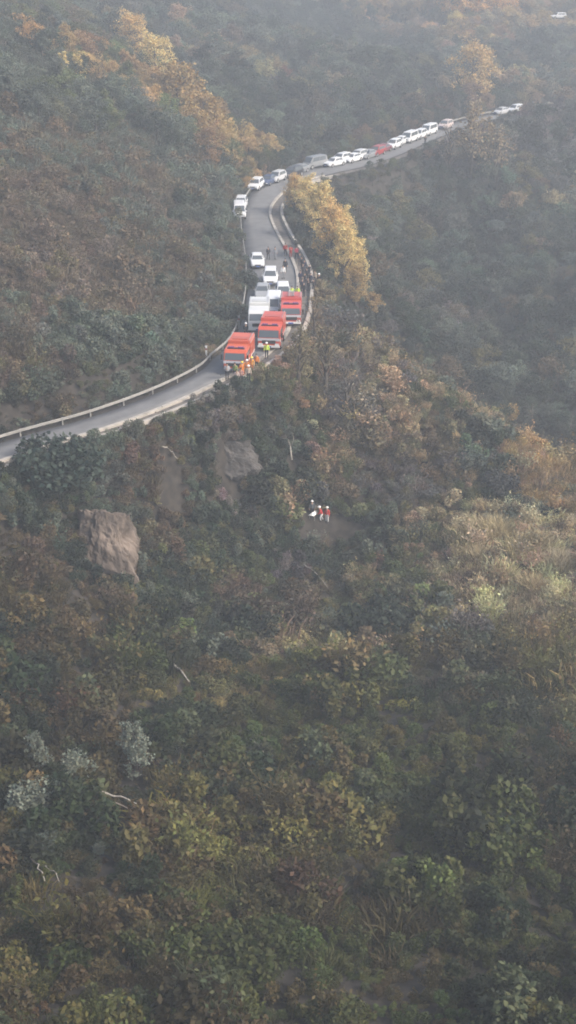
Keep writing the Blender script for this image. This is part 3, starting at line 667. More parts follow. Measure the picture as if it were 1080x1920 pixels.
log('fallen_log', (326, 1276), (356, 1308), .11, 'short bleached white log lying in the scrub left of centre', lift=.9)
log('dead_branch', (165, 1522), (258, 1538), .09, 'long bleached branch lying flat beside the grey green shrubs', 'branch', lift=.8)
log('dead_branch', (190, 1540), (250, 1550), .06, 'shorter darker branch just below the long bleached one', 'branch', lift=.7, m=mat('grey_wood', (.25, .21, .17), .9, noise=.3, nscale=5))
log('dead_branch', (468, 1418), (500, 1455), .06, 'thin pale branch pointing down the slope in the middle foreground', 'branch', lift=.9)
log('dead_branch', (60, 1645), (88, 1695), .055, 'pale leaning branch in the left foreground, left one of two leaning together', 'branch', lift=1.0)
log('dead_branch', (90, 1665), (115, 1700), .045, 'pale leaning branch in the left foreground, right one of two leaning together', 'branch', lift=1.0)
log('dead_snag', (547, 890), (540, 845), .09, 'forked pale dead snag above the rescuers', 'dead tree', lift=.9, fork=True)
log('dead_branch', (305, 870), (335, 902), .07, 'grey dead branch on the slope under the parapet', 'branch', lift=.8)
log('dead_branch', (570, 1085), (615, 1130), .06, 'tan dead branch lying across brown bracken above the gully', 'branch', lift=.8)
def post(px, py, h, label, m=M_WHITE):
    p = ground(px, py); o = empty('marker_post', p); tag(o, label, 'post')
    MB().box(-.09, .09, -.07, .07, -.4, h).build('shaft', m, o, bevel=.015); MB().box(-.095, .095, -.075, .075, h * .72, h * .86).build('band', mat('post_band', (.25, .05, .04), .6), o)
    MB().box(-.12, .12, -.1, .1, h, h + .06).build('cap', m, o)
post(387, 672, 1.3, 'white marker post on the bank beyond the guard rail left of the first fire truck')
post(448, 618, 1.4, 'grey marker post on the bank beside the white truck', M_RAIL)

# ------------------------------------------------------------------ vehicles
def wheel(x, y, r, w, parent, side):
    a = MB().disc((0, 0, 0), r, w, 18).build('wheel', M_TYRE, parent, bevel=.02); a.location = (x, y, r)
    MB().disc((side * (w / 2 + .004), 0, 0), r * .62, .02, 12).build('rim', M_RIM, a)
    return a
def loft(st):
    V = []; k = 10
    for y, h, z0, z1 in st:
        V += [(-h * .88, y, z0), (-h, y, z0 + .16), (-h, y, (z0 + z1) / 2 + .05), (-h * .97, y, z1 - .07), (-h * .84, y, z1), (h * .84, y, z1), (h * .97, y, z1 - .07), (h, y, (z0 + z1) / 2 + .05), (h, y, z0 + .16), (h * .88, y, z0)]
    F = [(i * k + j, i * k + (j + 1) % k, (i + 1) * k + (j + 1) % k, (i + 1) * k + j) for i in range(len(st) - 1) for j in range(k)]
    F += [tuple(range(k)), tuple(range(len(V) - k, len(V)))[::-1]]
    return V, F
def lerp3(a, b, t): return tuple(a[i] + (b[i] - a[i]) * t for i in range(3))
def make_car(name, st, cab, wheels, color=(.7, .7, .7)):
    """st: body stations back to front; cab: (y_rear_low, y_rear_top, y_front_top, y_front_low, half width low, half width top, z belt, z roof)"""
    root = empty(name); b = MB(); V, F = loft(st); b.add(V, F)
    yr, yrt, yft, yf, wl, wt, zb, zr = cab; zb0 = zb - .05
    lo = [(-wl, yr, zb0), (wl, yr, zb0), (wl, yf, zb0), (-wl, yf, zb0)]; hi = [(-wt, yrt, zr), (wt, yrt, zr), (wt, yft, zr), (-wt, yft, zr)]
    top = [(-wt * .8, yrt + .12, zr + .05), (wt * .8, yrt + .12, zr + .05), (wt * .8, yft - .15, zr + .05), (-wt * .8, yft - .15, zr + .05)]
    b.add(lo + hi + top, [(0, 1, 5, 4), (1, 2, 6, 5), (2, 3, 7, 6), (3, 0, 4, 7), (4, 5, 9, 8), (5, 6, 10, 9), (6, 7, 11, 10), (7, 4, 8, 11), (8, 9, 10, 11)])
    b.build('body', M_PAINT, root, bevel=.03, color=color)
    def pane(n, p0, p1, p2, p3, u0, u1, v0, v1):
        g = lambda u, v: lerp3(lerp3(p0, p1, u), lerp3(p3, p2, u), v)
        MB().slab([g(u0, v0), g(u1, v0), g(u1, v1), g(u0, v1)], .02).build(n, M_GLASS, root)
    pane('rear_window', lo[0], lo[1], hi[1], hi[0], .08, .92, .18, .88)
    pane('windscreen', lo[2], lo[3], hi[3], hi[2], .06, .94, .12, .92)
    for (i, j) in ((1, 2), (3, 0)):
        pane('side_window', lo[i], lo[j], hi[j], hi[i], .10, .50, .2, .9); pane('side_window', lo[i], lo[j], hi[j], hi[i], .53, .90, .2, .9)
    yF = st[-1][0]; hF = st[-1][1]; zF = st[-1][3]; yB = st[0][0]; hB = st[0][1]; zB = st[0][3]
    MB().box(-hF * .55, hF * .55, yF, yF + .025, zF - .18, zF - .03).build('grille', M_BLACK, root)
    MB().box(-hF * 1.02, hF * 1.02, yF - .05, yF + .05, st[-1][2] - .02, st[-1][2] + .1).build('bumper', M_BLACK, root, bevel=.02)
    MB().box(-.22, .22, yF + .05, yF + .065, st[-1][2] + .0, st[-1][2] + .11).build('number_plate', M_PLATE, root)
    for s in (-1, 1):
        MB().box(s * hF * .8 - .16, s * hF * .8 + .16, yF - .06, yF + .03, zF - .2, zF - .05).build('headlight', M_LAMP, root, bevel=.02)
        MB().box(s * hB * .85 - .12, s * hB * .85 + .12, yB - .03, yB + .05, zB - .3, zB - .1).build('tail_light', M_TAIL, root, bevel=.02)
        MB().box(s * (wl + .1) - .09, s * (wl + .1) + .09, yf - .35, yf - .25, zb + .0, zb + .14).build('mirror', M_PAINT, root, bevel=.02, color=color)
    r = wheels[2]
    for s in (-1, 1):
        for y in wheels[:2]:
            h = np.interp(y, [q[0] for q in st], [q[1] for q in st])
            MB().disc((s * (h - .06), y, r + .03), r * 1.16, .13, 18).build('wheel_arch', M_BLACK, root); wheel(s * (h - .08), y, r, .2, root, s)
    return root
SEDAN = lambda: make_car('sedan', [(-2.3, .7, .42, .84), (-2.2, .84, .3, .98), (-1.5, .9, .2, 1.02), (0, .91, .18, .98), (1.0, .9, .2, .95), (1.7, .87, .22, .86), (2.15, .82, .26, .76), (2.3, .7, .34, .66)], (-1.95, -1.2, .35, 1.1, .82, .62, .98, 1.4), (-1.4, 1.4, .32))
SUV = lambda: make_car('suv', [(-2.25, .78, .5, 1.0), (-2.18, .88, .36, 1.08), (-1.3, .93, .28, 1.1), (0, .94, .26, 1.08), (1.1, .93, .28, 1.06), (1.8, .9, .3, .98), (2.2, .85, .34, .9), (2.3, .74, .42, .8)], (-2.15, -1.85, .4, 1.15, .86, .68, 1.08, 1.66), (-1.4, 1.42, .37))
VAN = lambda: make_car('van', [(-2.5, .82, .5, 1.1), (-2.45, .9, .36, 1.15), (-1, .94, .28, 1.15), (.8, .94, .28, 1.15), (1.7, .93, .3, 1.1), (2.3, .9, .32, 1.02), (2.5, .8, .4, .9)], (-2.42, -2.3, 1.35, 2.1, .9, .78, 1.12, 1.98), (-1.6, 1.6, .34))

def make_truck(name, L=7.6, W=2.45, H=3.0, color=(.5, .05, .03), ladder=True, low=(.75, .75, .73), boxcol=None, lightbar=True):
    root = empty(name); h = W / 2; yF = L / 2; yB = -L / 2; yc = yF - 2.7
    MB().box(-h * .82, h * .82, yB + .1, yF - .15, .45, .95).build('chassis', M_BLACK, root, bevel=.03)
    c = MB(); ch = H * .9
    prof = [(yc, .55), (yF - .06, .55), (yF, .75), (yF, 1.5), (yF - .32, ch - .25), (yF - .62, ch), (yc, ch)]
    n = len(prof); V = [(-h * .98, y, z) for y, z in prof] + [(h * .98, y, z) for y, z in prof]
    c.add(V, [tuple(range(n)), tuple(range(2 * n - 1, n - 1, -1))] + [(i, i + n, (i + 1) % n + n, (i + 1) % n) for i in range(n)])
    c.build('cab', M_PAINT, root, bevel=.06, color=color)
    p0, p1 = prof[3], prof[4]
    g = lambda x, t: (x, p0[0] + (p1[0] - p0[0]) * t, p0[1] + (p1[1] - p0[1]) * t)
    MB().slab([g(h * .88, .06), g(-h * .88, .06), g(-h * .84, .94), g(h * .84, .94)], .025).build('windscreen', M_GLASS, root)
    for s in (-1, 1):
        for (a, b_) in ((yF - 1.25, yF - .5), (yc + .2, yF - 1.45)):
            q = [(s * h * .98, a, 1.55), (s * h * .98, b_, 1.55), (s * h * .98, b_ - .1, ch - .35), (s * h * .98, a, ch - .35)]
            MB().slab(q if s > 0 else q[::-1], .02).build('side_window', M_GLASS, root)
        MB().box(s * (h + .17) - .1, s * (h + .17) + .1, yF - .15, yF - .02, 1.55, 2.1).build('mirror', M_BLACK, root, bevel=.02)
        MB().box(s * h * .72 - .22, s * h * .72 + .22, yF - .02, yF + .08, .72, .92).build('headlight', M_LAMP, root, bevel=.02)
        q = [(s * h * .98, yc + .1, .98), (s * h * .98, yF - .4, .98), (s * h * .98, yF - .4, 1.12), (s * h * .98, yc + .1, 1.12)]
        MB().slab(q if s > 0 else q[::-1], .008).build('stripe', M_WHITE, root)
    MB().box(-h * .99, h * .99, yF + .0, yF + .14, .48, .72).build('bumper', M_PAINT, root, bevel=.03, color=low)
    MB().box(-h * .6, h * .6, yF + .003, yF + .03, .9, 1.26).build('grille', M_BLACK, root)
    MB().box(-h * .97, h * .97, yF + .002, yF + .022, 1.2, 1.48).build('front_band', M_PAINT, root, color=(.6, .6, .64))
    MB().box(-.28, .28, yF + .14, yF + .16, .52, .68).build('number_plate', M_PLATE, root)
    MB().box(-h, h, yB, yc - .08, .85, H).build('equipment_body', M_PAINT, root, bevel=.05, color=boxcol or color)
    for s in (-1, 1):
        ln = (yc - .08 - yB) / 3
        for k in range(3):
            m = MB(); y0 = yB + .08 + k * ln
            for j in range(12): z = 1.1 + j * (H - 1.45) / 12; m.box(s * h - (.0 if s > 0 else .015), s * h + (.015 if s > 0 else 0), y0, y0 + ln - .14, z, z + (H - 1.45) / 12 - .02)
            m.build('roller_shutter', M_PAINT, root, color=tuple(.75 * q for q in (boxcol or color)))
    if lightbar:
        lb = MB().box(-h * .75, h * .75, yF - 1.15, yF - .82, ch, ch + .08).build('light_bar', M_BLACK, root)
        for s in (-1, 1): MB().box(s * h * .42 - .3, s * h * .42 + .3, yF - 1.13, yF - .84, ch + .08, ch + .2).build('beacon', M_BLUE, lb, bevel=.03)
    for s in (-1, 1):
        MB().tube([(s * h * .9, yB + .15, H + .1), (s * h * .9, yc - .2, H + .1)], .03, 6).build('highlight_rail', M_SHUT, root)  # pale rails, with the upper stripe below, stand in for the roof edge highlight
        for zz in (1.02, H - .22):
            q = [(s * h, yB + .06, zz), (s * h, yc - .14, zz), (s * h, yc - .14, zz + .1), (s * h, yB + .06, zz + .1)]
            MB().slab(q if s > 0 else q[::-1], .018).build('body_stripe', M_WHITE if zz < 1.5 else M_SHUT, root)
    MB().box(-h * .7, h * .7, yc - 1.4, yc - .5, H, H + .07).build('roof_hatch', M_PAINT, root, bevel=.02, color=tuple(.8 * q for q in color))
    if ladder:
        m = MB()
        for x in (-.28, .28): m.box(x - .03, x + .03, yB + .2, yc - .3, H + .12, H + .2)
        for y in np.arange(yB + .35, yc - .35, .33): m.box(-.28, .28, y - .02, y + .02, H + .14, H + .18)
        for y in (yB + .5, yc - .6): m.box(-.35, .35, y - .05, y + .05, H, H + .12)
        m.build('ladder', M_SHUT, root)
    for s in (-1, 1):
        for y in (yF - 1.3, yB + 1.5, yB + .45 if L > 8 else None):
            if y is None: continue
            MB().disc((s * (h - .1), y, .56), .6, .22, 18).build('wheel_arch', M_BLACK, root); wheel(s * (h - .13), y, .5, .3, root, s)
    return root

def road_at(px, py):
    w = atz(px, py, 0.03); d, s, bi = road_dist(w[0], w[1]); i = int(bi[0]); return w, math.atan2(RT[i, 1], RT[i, 0])
def place(o, px, py, turn=0.0, label='', cat='', group=None, flip=True, z=.03):
    """foot of the vehicle's middle; noses point back down the road to the viewer"""
    w, a = road_at(px, py); o.location = (w[0], w[1], z); o.rotation_euler = (0, 0, a - math.pi / 2 + (math.pi if flip else 0) + R_(turn)); tag(o, label, cat, group); return o
protos = {}
def vehicle(kind, px, py, color, label, turn=0.0, group='vehicles queued along the mountain road'):
    mk = {'sedan': SEDAN, 'suv': SUV, 'van': VAN}[kind]
    if kind not in protos: o = protos[kind] = mk()
    else: o = copy_tree(protos[kind])
    paint(o, {'body': color, 'mirror': color})
    return place(o, px, py, turn, label, {'sedan': 'car', 'suv': 'car', 'van': 'van'}[kind], group)
WHT = (.66, .67, .68); SIL = (.48, .49, .50); GRE = (.20, .21, .22); BLK = (.03, .03, .035); BLU = (.05, .07, .14); REDC = (.30, .03, .03)
GF = 'red fire trucks on the road'
RD = (.54, .10, .045)
t1 = make_truck('fire_truck', 5.7, 2.3, 2.75, RD, ladder=False, low=(.2, .2, .21)); place(t1, 449, 687, 13, 'red orange fire truck at the head of the queue, rescuers crowding its side', 'fire truck', GF)
t2 = make_truck('fire_truck', 5.6, 2.4, 2.85, (.54, .085, .05), ladder=False); place(t2, 510, 645, 6, 'red fire truck second in line with a person in bright vest before it', 'fire truck', GF)
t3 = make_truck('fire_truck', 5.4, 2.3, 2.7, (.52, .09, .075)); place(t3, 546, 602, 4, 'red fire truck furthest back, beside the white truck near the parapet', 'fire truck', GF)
tw_ = make_truck('box_truck', 5.4, 2.25, 2.8, (.60, .61, .60), ladder=False, lightbar=False); place(tw_, 486, 614, 6, 'white box truck on the hill side of the road behind the fire trucks', 'truck')
VEH = [
 ('sedan', 492, 556, (.30, .31, .32), 'grey car close to the bank bushes, left of the white car with dark windscreen', 0),
 ('van', 512, 585, WHT, 'white van directly behind the white box truck', 0), ('suv', 531, 560, WHT, 'white car with dark windscreen behind the white van, nose to the trucks', 4),
 ('suv', 507, 530, WHT, 'white car on the hill side ahead of the open stretch of road, fully in view', 0), ('sedan', 482, 497, WHT, 'white car half hidden by the bank bushes before the open stretch', 0),
 ('van', 449, 406, WHT, 'white van tight against the bank at the start of the bend', 0), ('suv', 452, 390, WHT, 'white car tucked behind the white van on the bend', 0), 
 ('suv', 480, 354, WHT, 'silver white car leading the queue around the outside of the bend', 0), ('sedan', 503, 345, BLU, 'dark blue car behind the silver white car on the bend', 0), ('suv', 519, 340, SIL, 'pale blue grey car next behind the dark blue one on the bend', 0),
 ('suv', 549, 331, BLK, 'black car behind the orange tree where the bend opens out', 0), ('van', 590, 314, GRE, 'long grey van at the near end of the far queue', 0), ('sedan', 560, 324, GRE, 'dark grey car just before the long grey van', 0),
 ('sedan', 627, 311, WHT, 'white low car first behind the long grey van', 0), ('suv', 640, 305, WHT, 'white car second behind the long grey van', 0), ('sedan', 661, 303, WHT, 'white car third behind the long grey van', 0), ('suv', 672, 299, SIL, 'silver car ahead of the dark grey one in the far queue', 0),
 ('sedan', 690, 296, GRE, 'dark grey car just before the dark red cars', 0), ('suv', 706, 291, REDC, 'dark red car in the middle of the far queue', 0), ('sedan', 718, 285, (.16, .04, .05), 'maroon car behind the dark red one', 0),
 ('suv', 738, 278, WHT, 'white car right behind the maroon car', 0), ('sedan', 751, 270, WHT, 'white car two behind the maroon car', 0), ('van', 768, 266, WHT, 'white van in the middle of the white cars of the far queue', 0), ('suv', 786, 259, WHT, 'white car between the two white vans of the far queue', 0),
 ('van', 804, 252, WHT, 'white van at the upper part of the far queue', 0), ('suv', 835, 241, (.50, .42, .40), 'pinkish silver car standing alone after the last white van', 0),
 ('sedan', 940, 214, SIL, 'silver car seen beyond the tall tan tree', 0), ('suv', 966, 211, WHT, 'white car last of all at the far right end of the queue', 0)]
for k, px, py, c, lab, tn in VEH: vehicle(k, px, py, c, lab, tn)
p = ground(1046, 46, 330, 470); o = copy_tree(protos['suv']); paint(o, {'body': WHT, 'mirror': WHT}); o.location = (p.x, p.y, p.z + 1.6); o.rotation_euler = (0, 0, R_(105)); tag(o, 'tiny white car on the hazy far hillside at top right', 'car', 'vehicles queued along the mountain road')
far_van = o
pad = MB().box(-7, 7, -2.2, 2.6, -4, 0, .6, .6, .0).build('road_shelf', mat('gravel_shelf', (.06, .058, .046), .9, noise=.3)); pad.location = o.location; pad.rotation_euler = (0, 0, R_(15)); tag(pad, kind='structure')
KEEP.append((p.x, p.y, 6.5)); KEEP.append((p.x - 1, p.y - 9, 5))

# ------------------------------------------------------------------ people
def skinned(name, verts, edges, radii, sub=1):
    me = bpy.data.meshes.new(name); me.from_pydata(verts, edges, []); o = bpy.data.objects.new(name, me); COL.objects.link(o)
    m = o.modifiers.new('s', 'SKIN'); m.use_smooth_shade = True
    for i, r in enumerate(radii): me.skin_vertices[0].data[i].radius = (r, r) if not hasattr(r, '__len__') else r
    me.skin_vertices[0].data[0].use_root = True
    if sub: u = o.modifiers.new('u', 'SUBSURF'); u.levels = sub; u.render_levels = sub
    bpy.context.view_layer.update(); dg = bpy.context.evaluated_depsgraph_get()
    r = bpy.data.meshes.new_from_object(o.evaluated_get(dg)); bpy.data.objects.remove(o); bpy.data.meshes.remove(me); r.name = name
    return r
def make_person(pose):
    """pose: dict of joint overrides (metres, facing +Y)"""
    J = dict(pelvis=(0, 0, .93), belly=(0, .01, 1.08), chest=(0, 0, 1.27), neck=(0, -.01, 1.44), jaw=(0, .025, 1.53), head=(0, .02, 1.62), crown=(0, .0, 1.70),
             hipL=(-.10, 0, .88), kneeL=(-.11, .02, .48), ankleL=(-.11, -.01, .09), toeL=(-.12, .14, .035), hipR=(.10, 0, .88), kneeR=(.11, .02, .48), ankleR=(.11, -.01, .09), toeR=(.12, .14, .035),
             shL=(-.185, -.01, 1.39), elL=(-.25, -.03, 1.12), wrL=(-.26, .05, .88), palmL=(-.26, .075, .80), shR=(.185, -.01, 1.39), elR=(.25, -.03, 1.12), wrR=(.26, .05, .88), palmR=(.26, .075, .80))
    J.update(pose)
    rad = dict(pelvis=(.15, .115), belly=(.135, .105), chest=(.16, .115), neck=.058, jaw=(.06, .07), head=(.078, .095), crown=(.05, .06), hipL=.088, kneeL=.058, ankleL=.042, toeL=.036, hipR=.088, kneeR=.058, ankleR=.042, toeR=.036,
               shL=.062, elL=.045, wrL=.03, palmL=(.036, .018), shR=.062, elR=.045, wrR=.03, palmR=(.036, .018))
    bones = [('pelvis', 'belly'), ('belly', 'chest'), ('chest', 'neck'), ('neck', 'jaw'), ('jaw', 'head'), ('head', 'crown')]
    for s in 'LR': bones += [('pelvis', 'hip' + s), ('hip' + s, 'knee' + s), ('knee' + s, 'ankle' + s), ('ankle' + s, 'toe' + s), ('chest', 'sh' + s), ('sh' + s, 'el' + s), ('el' + s, 'wr' + s), ('wr' + s, 'palm' + s)]
    names = list(J); V = [Vector(J[n]) for n in names]; E = [(names.index(a), names.index(b)) for a, b in bones]; Rr = [rad[n] for n in names]
    # nose, and five fingers on each hand (a thumb leaves the side of the palm near its base)
    hd = V[names.index('head')]; fw = (V[names.index('toeL')] - V[names.index('ankleL')]); fw = Vector((0, 1, -.1)).normalized()
    V.append(hd + fw * .115 + Vector((0, 0, -.02))); E.append((names.index('head'), len(V) - 1)); Rr.append(.014)
    for s, sg in (('L', -1), ('R', 1)):
        w = Vector(J['wr' + s]); p = Vector(J['palm' + s]); d = (p - w).normalized(); side = d.cross(Vector((sg, .2, 0))).normalized(); cur = d.cross(side)
        pi = names.index('palm' + s)
        for k, (o_, ln) in enumerate(((-.027, .062), (-.009, .075), (.009, .07), (.026, .055))):
            a = p + side * o_ + d * .035; b = a + d * ln * .5 + cur * .008; c = b + d * ln * .42 + cur * .022
            i = len(V); V += [a, b, c]; E += [(pi, i), (i, i + 1), (i + 1, i + 2)]; Rr += [.0095, .009, .008]
        a = w.lerp(p, .55) - side * .035; b = a - side * .03 + d * .025; c = b + d * .03
        i = len(V); V += [a, b, c]; E += [(names.index('wr' + s), i), (i, i + 1), (i + 1, i + 2)]; Rr += [.011, .0105, .009]
    body = skinned('person', V, E, Rr, 1); body.materials.clear(); body.materials.append(M_SKIN)
    # clothing: shells taken from the body, a little outside it, by nearest bone
    seg = [(Vector(J[a]), Vector(J[b]), b) for a, b in bones]
    def bone(c):
        best = None
        for a, b, n in seg:
            t = max(0, min(1, (c - a).dot(b - a) / (b - a).length_squared)); d = (c - (a + (b - a) * t)).length
            if best is None or d < best[0]: best = (d, n, t)
        return best
    waist = Vector(J['pelvis']).lerp(Vector(J['belly']), .5)
    up = (Vector(J['chest']) - Vector(J['pelvis'])).normalized()
    groups = {'jacket': [], 'trousers': [], 'boot': []}
    bm = bmesh.new(); bm.from_mesh(body); bm.normal_update()
    def shell(name, pick, off, m):
        nb = bm.copy(); nb.faces.ensure_lookup_table(); bad = []
        for f in nb.faces:
            if not pick(*bone(f.calc_center_median())[1:], f.calc_center_median()): bad.append(f)
        bmesh.ops.delete(nb, geom=bad, context='FACES')
        seen = set(); isl = []
        for v in nb.verts:
            if v in seen: continue
            q = [v]; seen.add(v); c = []
            while q:
                w = q.pop(); c.append(w)
                for e in w.link_edges:
                    u = e.other_vert(w)
                    if u not in seen: seen.add(u); q.append(u)
            isl.append(c)
        if name != 'boots':
            big = max(len(c) for c in isl); bmesh.ops.delete(nb, geom=[v for c in isl if len(c) < big for v in c], context='VERTS')
        nb.normal_update()
        for v in nb.verts: v.co += v.normal * off
        me = bpy.data.meshes.new(name); nb.to_mesh(me); nb.free(); me.materials.append(m); return me
    torso = {'belly', 'chest', 'neck', 'shL', 'shR', 'elL', 'elR', 'wrL', 'wrR'}
    jk = lambda n, t, c: (n in torso and (n != 'neck' or t < .55) and (n not in ('wrL', 'wrR') or t < .95) and (n != 'belly' or (c - Vector(J['pelvis'])).dot(up) > -.06)) or (n in ('hipL', 'hipR') and (c - Vector(J['pelvis'])).dot(up) > .0)
    tr = lambda n, t, c: n in ('hipL', 'hipR', 'kneeL', 'kneeR') or (n == 'belly' and t < .62) or (n in ('ankleL', 'ankleR') and t < .9)
    bt = lambda n, t, c: n in ('toeL', 'toeR') or (n in ('ankleL', 'ankleR') and t > .72)
    root = link('person', body)
    link('jacket', shell('jacket', jk, .022, M_CLOTH), root); link('trousers', shell('trousers', tr, .014, M_CLOTH), root); link('boots', shell('boots', bt, .018, mat('boot_leather', (.03, .027, .025), .7)), root)
    hc = Vector(J['head']) + Vector((0, -.005, .045)); 
    def cap(name, r, m, zcut, brim):
        b = bmesh.new(); bmesh.ops.create_uvsphere(b, u_segments=16, v_segments=10, radius=1)
        bmesh.ops.delete(b, geom=[v for v in b.verts if v.co.z < zcut], context='VERTS')
        for v in b.verts: 
            if brim and v.co.z < zcut + .2: v.co.x *= 1.18; v.co.y *= 1.22
            v.co = Vector((v.co.x * r * .92, v.co.y * r * 1.12, v.co.z * r * 1.0)) + hc
        me = bpy.data.meshes.new(name); b.to_mesh(me); b.free(); me.materials.append(m); me.polygons.foreach_set('use_smooth', [True] * len(me.polygons)); return me
    link('hair', cap('hair', .108, M_HAIR, -.15, False), root); link('helmet', cap('helmet', .135, M_HELM, -.05, True), root)
    e = MB()
    for s in (-1, 1):
        b = bmesh.new(); bmesh.ops.create_icosphere(b, subdivisions=1, radius=.013); q = Vector(J['head']) + Vector((s * .033, .088, .01)); e.add([v.co + q for v in b.verts], [[v.index for v in f.verts] for f in b.faces]); b.free()
    e.build('eyes', M_EYE, root)
    bm.free(); return root
POSES = {
 'stand': {},
 'walk': dict(kneeL=(-.11, .16, .52), ankleL=(-.11, .17, .12), toeL=(-.11, .31, .08), kneeR=(.11, -.06, .49), ankleR=(.11, -.24, .13), toeR=(.12, -.13, .04), elL=(-.24, -.14, 1.14), wrL=(-.24, -.08, .92), palmL=(-.24, -.06, .84), elR=(.24, .05, 1.13), wrR=(.22, .25, 1.0), palmR=(.21, .32, .97)),
 'point': dict(elR=(.33, .16, 1.26), wrR=(.36, .40, 1.30), palmR=(.365, .48, 1.31), kneeL=(-.13, .03, .48)),
 'fold': dict(elL=(-.26, .02, 1.12), wrL=(-.06, .19, 1.14), palmL=(.02, .20, 1.15), elR=(.26, .02, 1.12), wrR=(.06, .20, 1.19), palmR=(-.02, .21, 1.20)),
 'carry': dict(chest=(0, .12, 1.22), belly=(0, .06, 1.06), neck=(0, .18, 1.38), jaw=(0, .24, 1.45), head=(0, .26, 1.53), crown=(0, .27, 1.61), pelvis=(0, -.03, .88), hipL=(-.1, -.03, .83), hipR=(.1, -.03, .83), kneeL=(-.13, .16, .50), ankleL=(-.13, .06, .09), toeL=(-.14, .2, .035), kneeR=(.13, .02, .47), ankleR=(.13, -.18, .09), toeR=(.14, -.04, .035),
     shL=(-.18, .12, 1.33), elL=(-.24, .20, 1.06), wrL=(-.2, .36, .90), palmL=(-.19, .43, .87), shR=(.18, .12, 1.33), elR=(.24, .20, 1.06), wrR=(.2, .36, .90), palmR=(.19, .43, .87))}
PP = {}
def person(pose, px, py, jacket, trousers, helmet, label, rz, z=None, group=None, h=1.0):
    key = pose
    if key not in PP: o = PP[key] = make_person(POSES[pose]); fresh = True; PP[key + '_kids'] = [c for c in o.children]
    else:
        s = PP[key]; o = s.copy(); COL.objects.link(o)
        for c in PP[key + '_kids']:
            d = c.copy(); COL.objects.link(d); d.parent = o
    q = atz(px, py, z) if z is not None else ground(px, py)
    o.location = (q[0], q[1], q[2]); o.rotation_euler = (0, 0, R_(rz)); o.scale = (h, h, h); tag(o, label, 'person', group)
    o['wear'] = 0; del o['wear']
    CLOTHES.append((o, jacket, trousers, helmet)); return o
CLOTHES = []
DK = (.03, .032, .042); NV = (.03, .035, .07); GY = (.25, .26, .28); WT = (.75, .75, .75); OR = (.62, .20, .03); HV = (.55, .75, .10); RJ = (.50, .04, .035); YH = (.75, .55, .05); BG = (.40, .33, .27); KH = (.2, .19, .1)
person('fold', 426, 712, (.42, .42, .44), DK, None, 'person in light grey jacket standing before the front bumper of the first fire truck', 170, .03)
person('stand', 441, 711, (.24, .30, .10), DK, None, 'person in olive green jacket at the corner of the first fire truck', 150, .03)
person('walk', 454, 709, OR, OR, YH, 'rescuer in orange suit and yellow helmet nearest the front of the first fire truck', 200, .03)
person('point', 463, 705, OR, OR, WT, 'rescuer in orange suit with white helmet pointing beside the first fire truck', 180, .03)
person('stand', 472, 700, (.70, .33, .05), OR, YH, 'rescuer in amber jacket furthest back beside the first fire truck', 160, .03)
person('stand', 481, 694, OR, DK, None, 'bareheaded rescuer in orange jacket and dark trousers by the truck side', 160, .03)
person('stand', 466, 716, BG, DK, WT, 'person with white helmet and beige jacket at the parapet', 190, .0)
person('fold', 452, 721, (.30, .16, .15), DK, None, 'person in brown red jacket leaning at the parapet, arms folded', 190, .0)
person('stand', 444, 724, (.45, .36, .33), NV, None, 'person in pale pinkish jacket at the left end of the group by the parapet', 180, .0)
person('walk', 461, 634, DK, DK, WT, 'person in dark clothes and white helmet between the first two trucks', 200, .03)
person('stand', 500, 672, HV, DK, WT, 'person in bright yellow green vest in front of the second fire truck', 180, .03)
person('stand', 547, 563, HV, DK, None, 'person in yellow green vest behind the furthest fire truck, left of two', 180, .03)
person('fold', 558, 563, HV, KH, None, 'person in yellow green vest behind the furthest fire truck, right of two', 160, .03)
person('walk', 503, 487, DK, DK, None, 'person in dark clothes walking alone on the open road', 190, .03)
person('walk', 516, 487, GY, GY, None, 'person in grey clothes walking next to the dark one on the open road', 170, .03)
person('stand', 531, 523, WT, GY, None, 'person in white top standing in mid road by the white cars', 180, .03)
person('stand', 535, 510, DK, DK, None, 'person in dark clothes just behind the one in white top', 170, .03)
person('stand', 535, 480, RJ, DK, None, 'person in red jacket at the end of the kerb, left of three', 180, .03)
person('fold', 545, 484, RJ, RJ, None, 'person all in red at the end of the kerb, middle of three', 200, .03)
person('walk', 556, 486, (.40, .05, .09), DK, None, 'person in crimson jacket at the end of the kerb, right of three', 200, .03)
GC = 'dark clothed onlookers along the parapet'
for k, (px, py) in enumerate([(566, 505), (571, 512), (568, 520), (575, 526), (563, 532), (572, 538), (580, 520), (567, 548), (562, 498), (577, 545), (583, 537), (570, 556), (588, 548)]):
    person(['stand', 'fold', 'walk', 'stand'][k % 4], px, py, [DK, NV, (.05, .05, .06)][k % 3], DK, None, 'dark clothed onlooker in the crowd along the parapet beside the autumn trees', 110 + 25 * (k % 5), .03, GC, .95 + .03 * (k % 3))
person('stand', 590, 533, BG, NV, None, 'onlooker in beige jacket standing outside the parapet at the crowd edge', 150)
person('stand', 598, 540, DK, DK, WT, 'onlooker with white helmet outside the parapet at the right of the crowd', 150)
person('stand', 542, 345, DK, DK, None, 'person in dark clothes beside the black car at the bend, left of two', 180, .03)
person('stand', 550, 347, (.2, .05, .06), DK, None, 'person in dark red top beside the black car at the bend, right of two', 180, .03)
person('walk', 797, 272, DK, DK, None, 'person in dark clothes standing beside the white cars of the far queue', 180, .03)
RES = [('stand', 585, 970, (.10, .11, .12), DK, WT, 'rescuer in dark jacket and white helmet, upper left of the group on the slope', 185), ('carry', 603, 984, RJ, WT, WT, 'rescuer in red jacket and white helmet bending to the stretcher', 88), ('stand', 613, 985, (.55, .06, .05), WT, WT, 'rescuer in red jacket standing at the right end of the group on the slope', 150)]
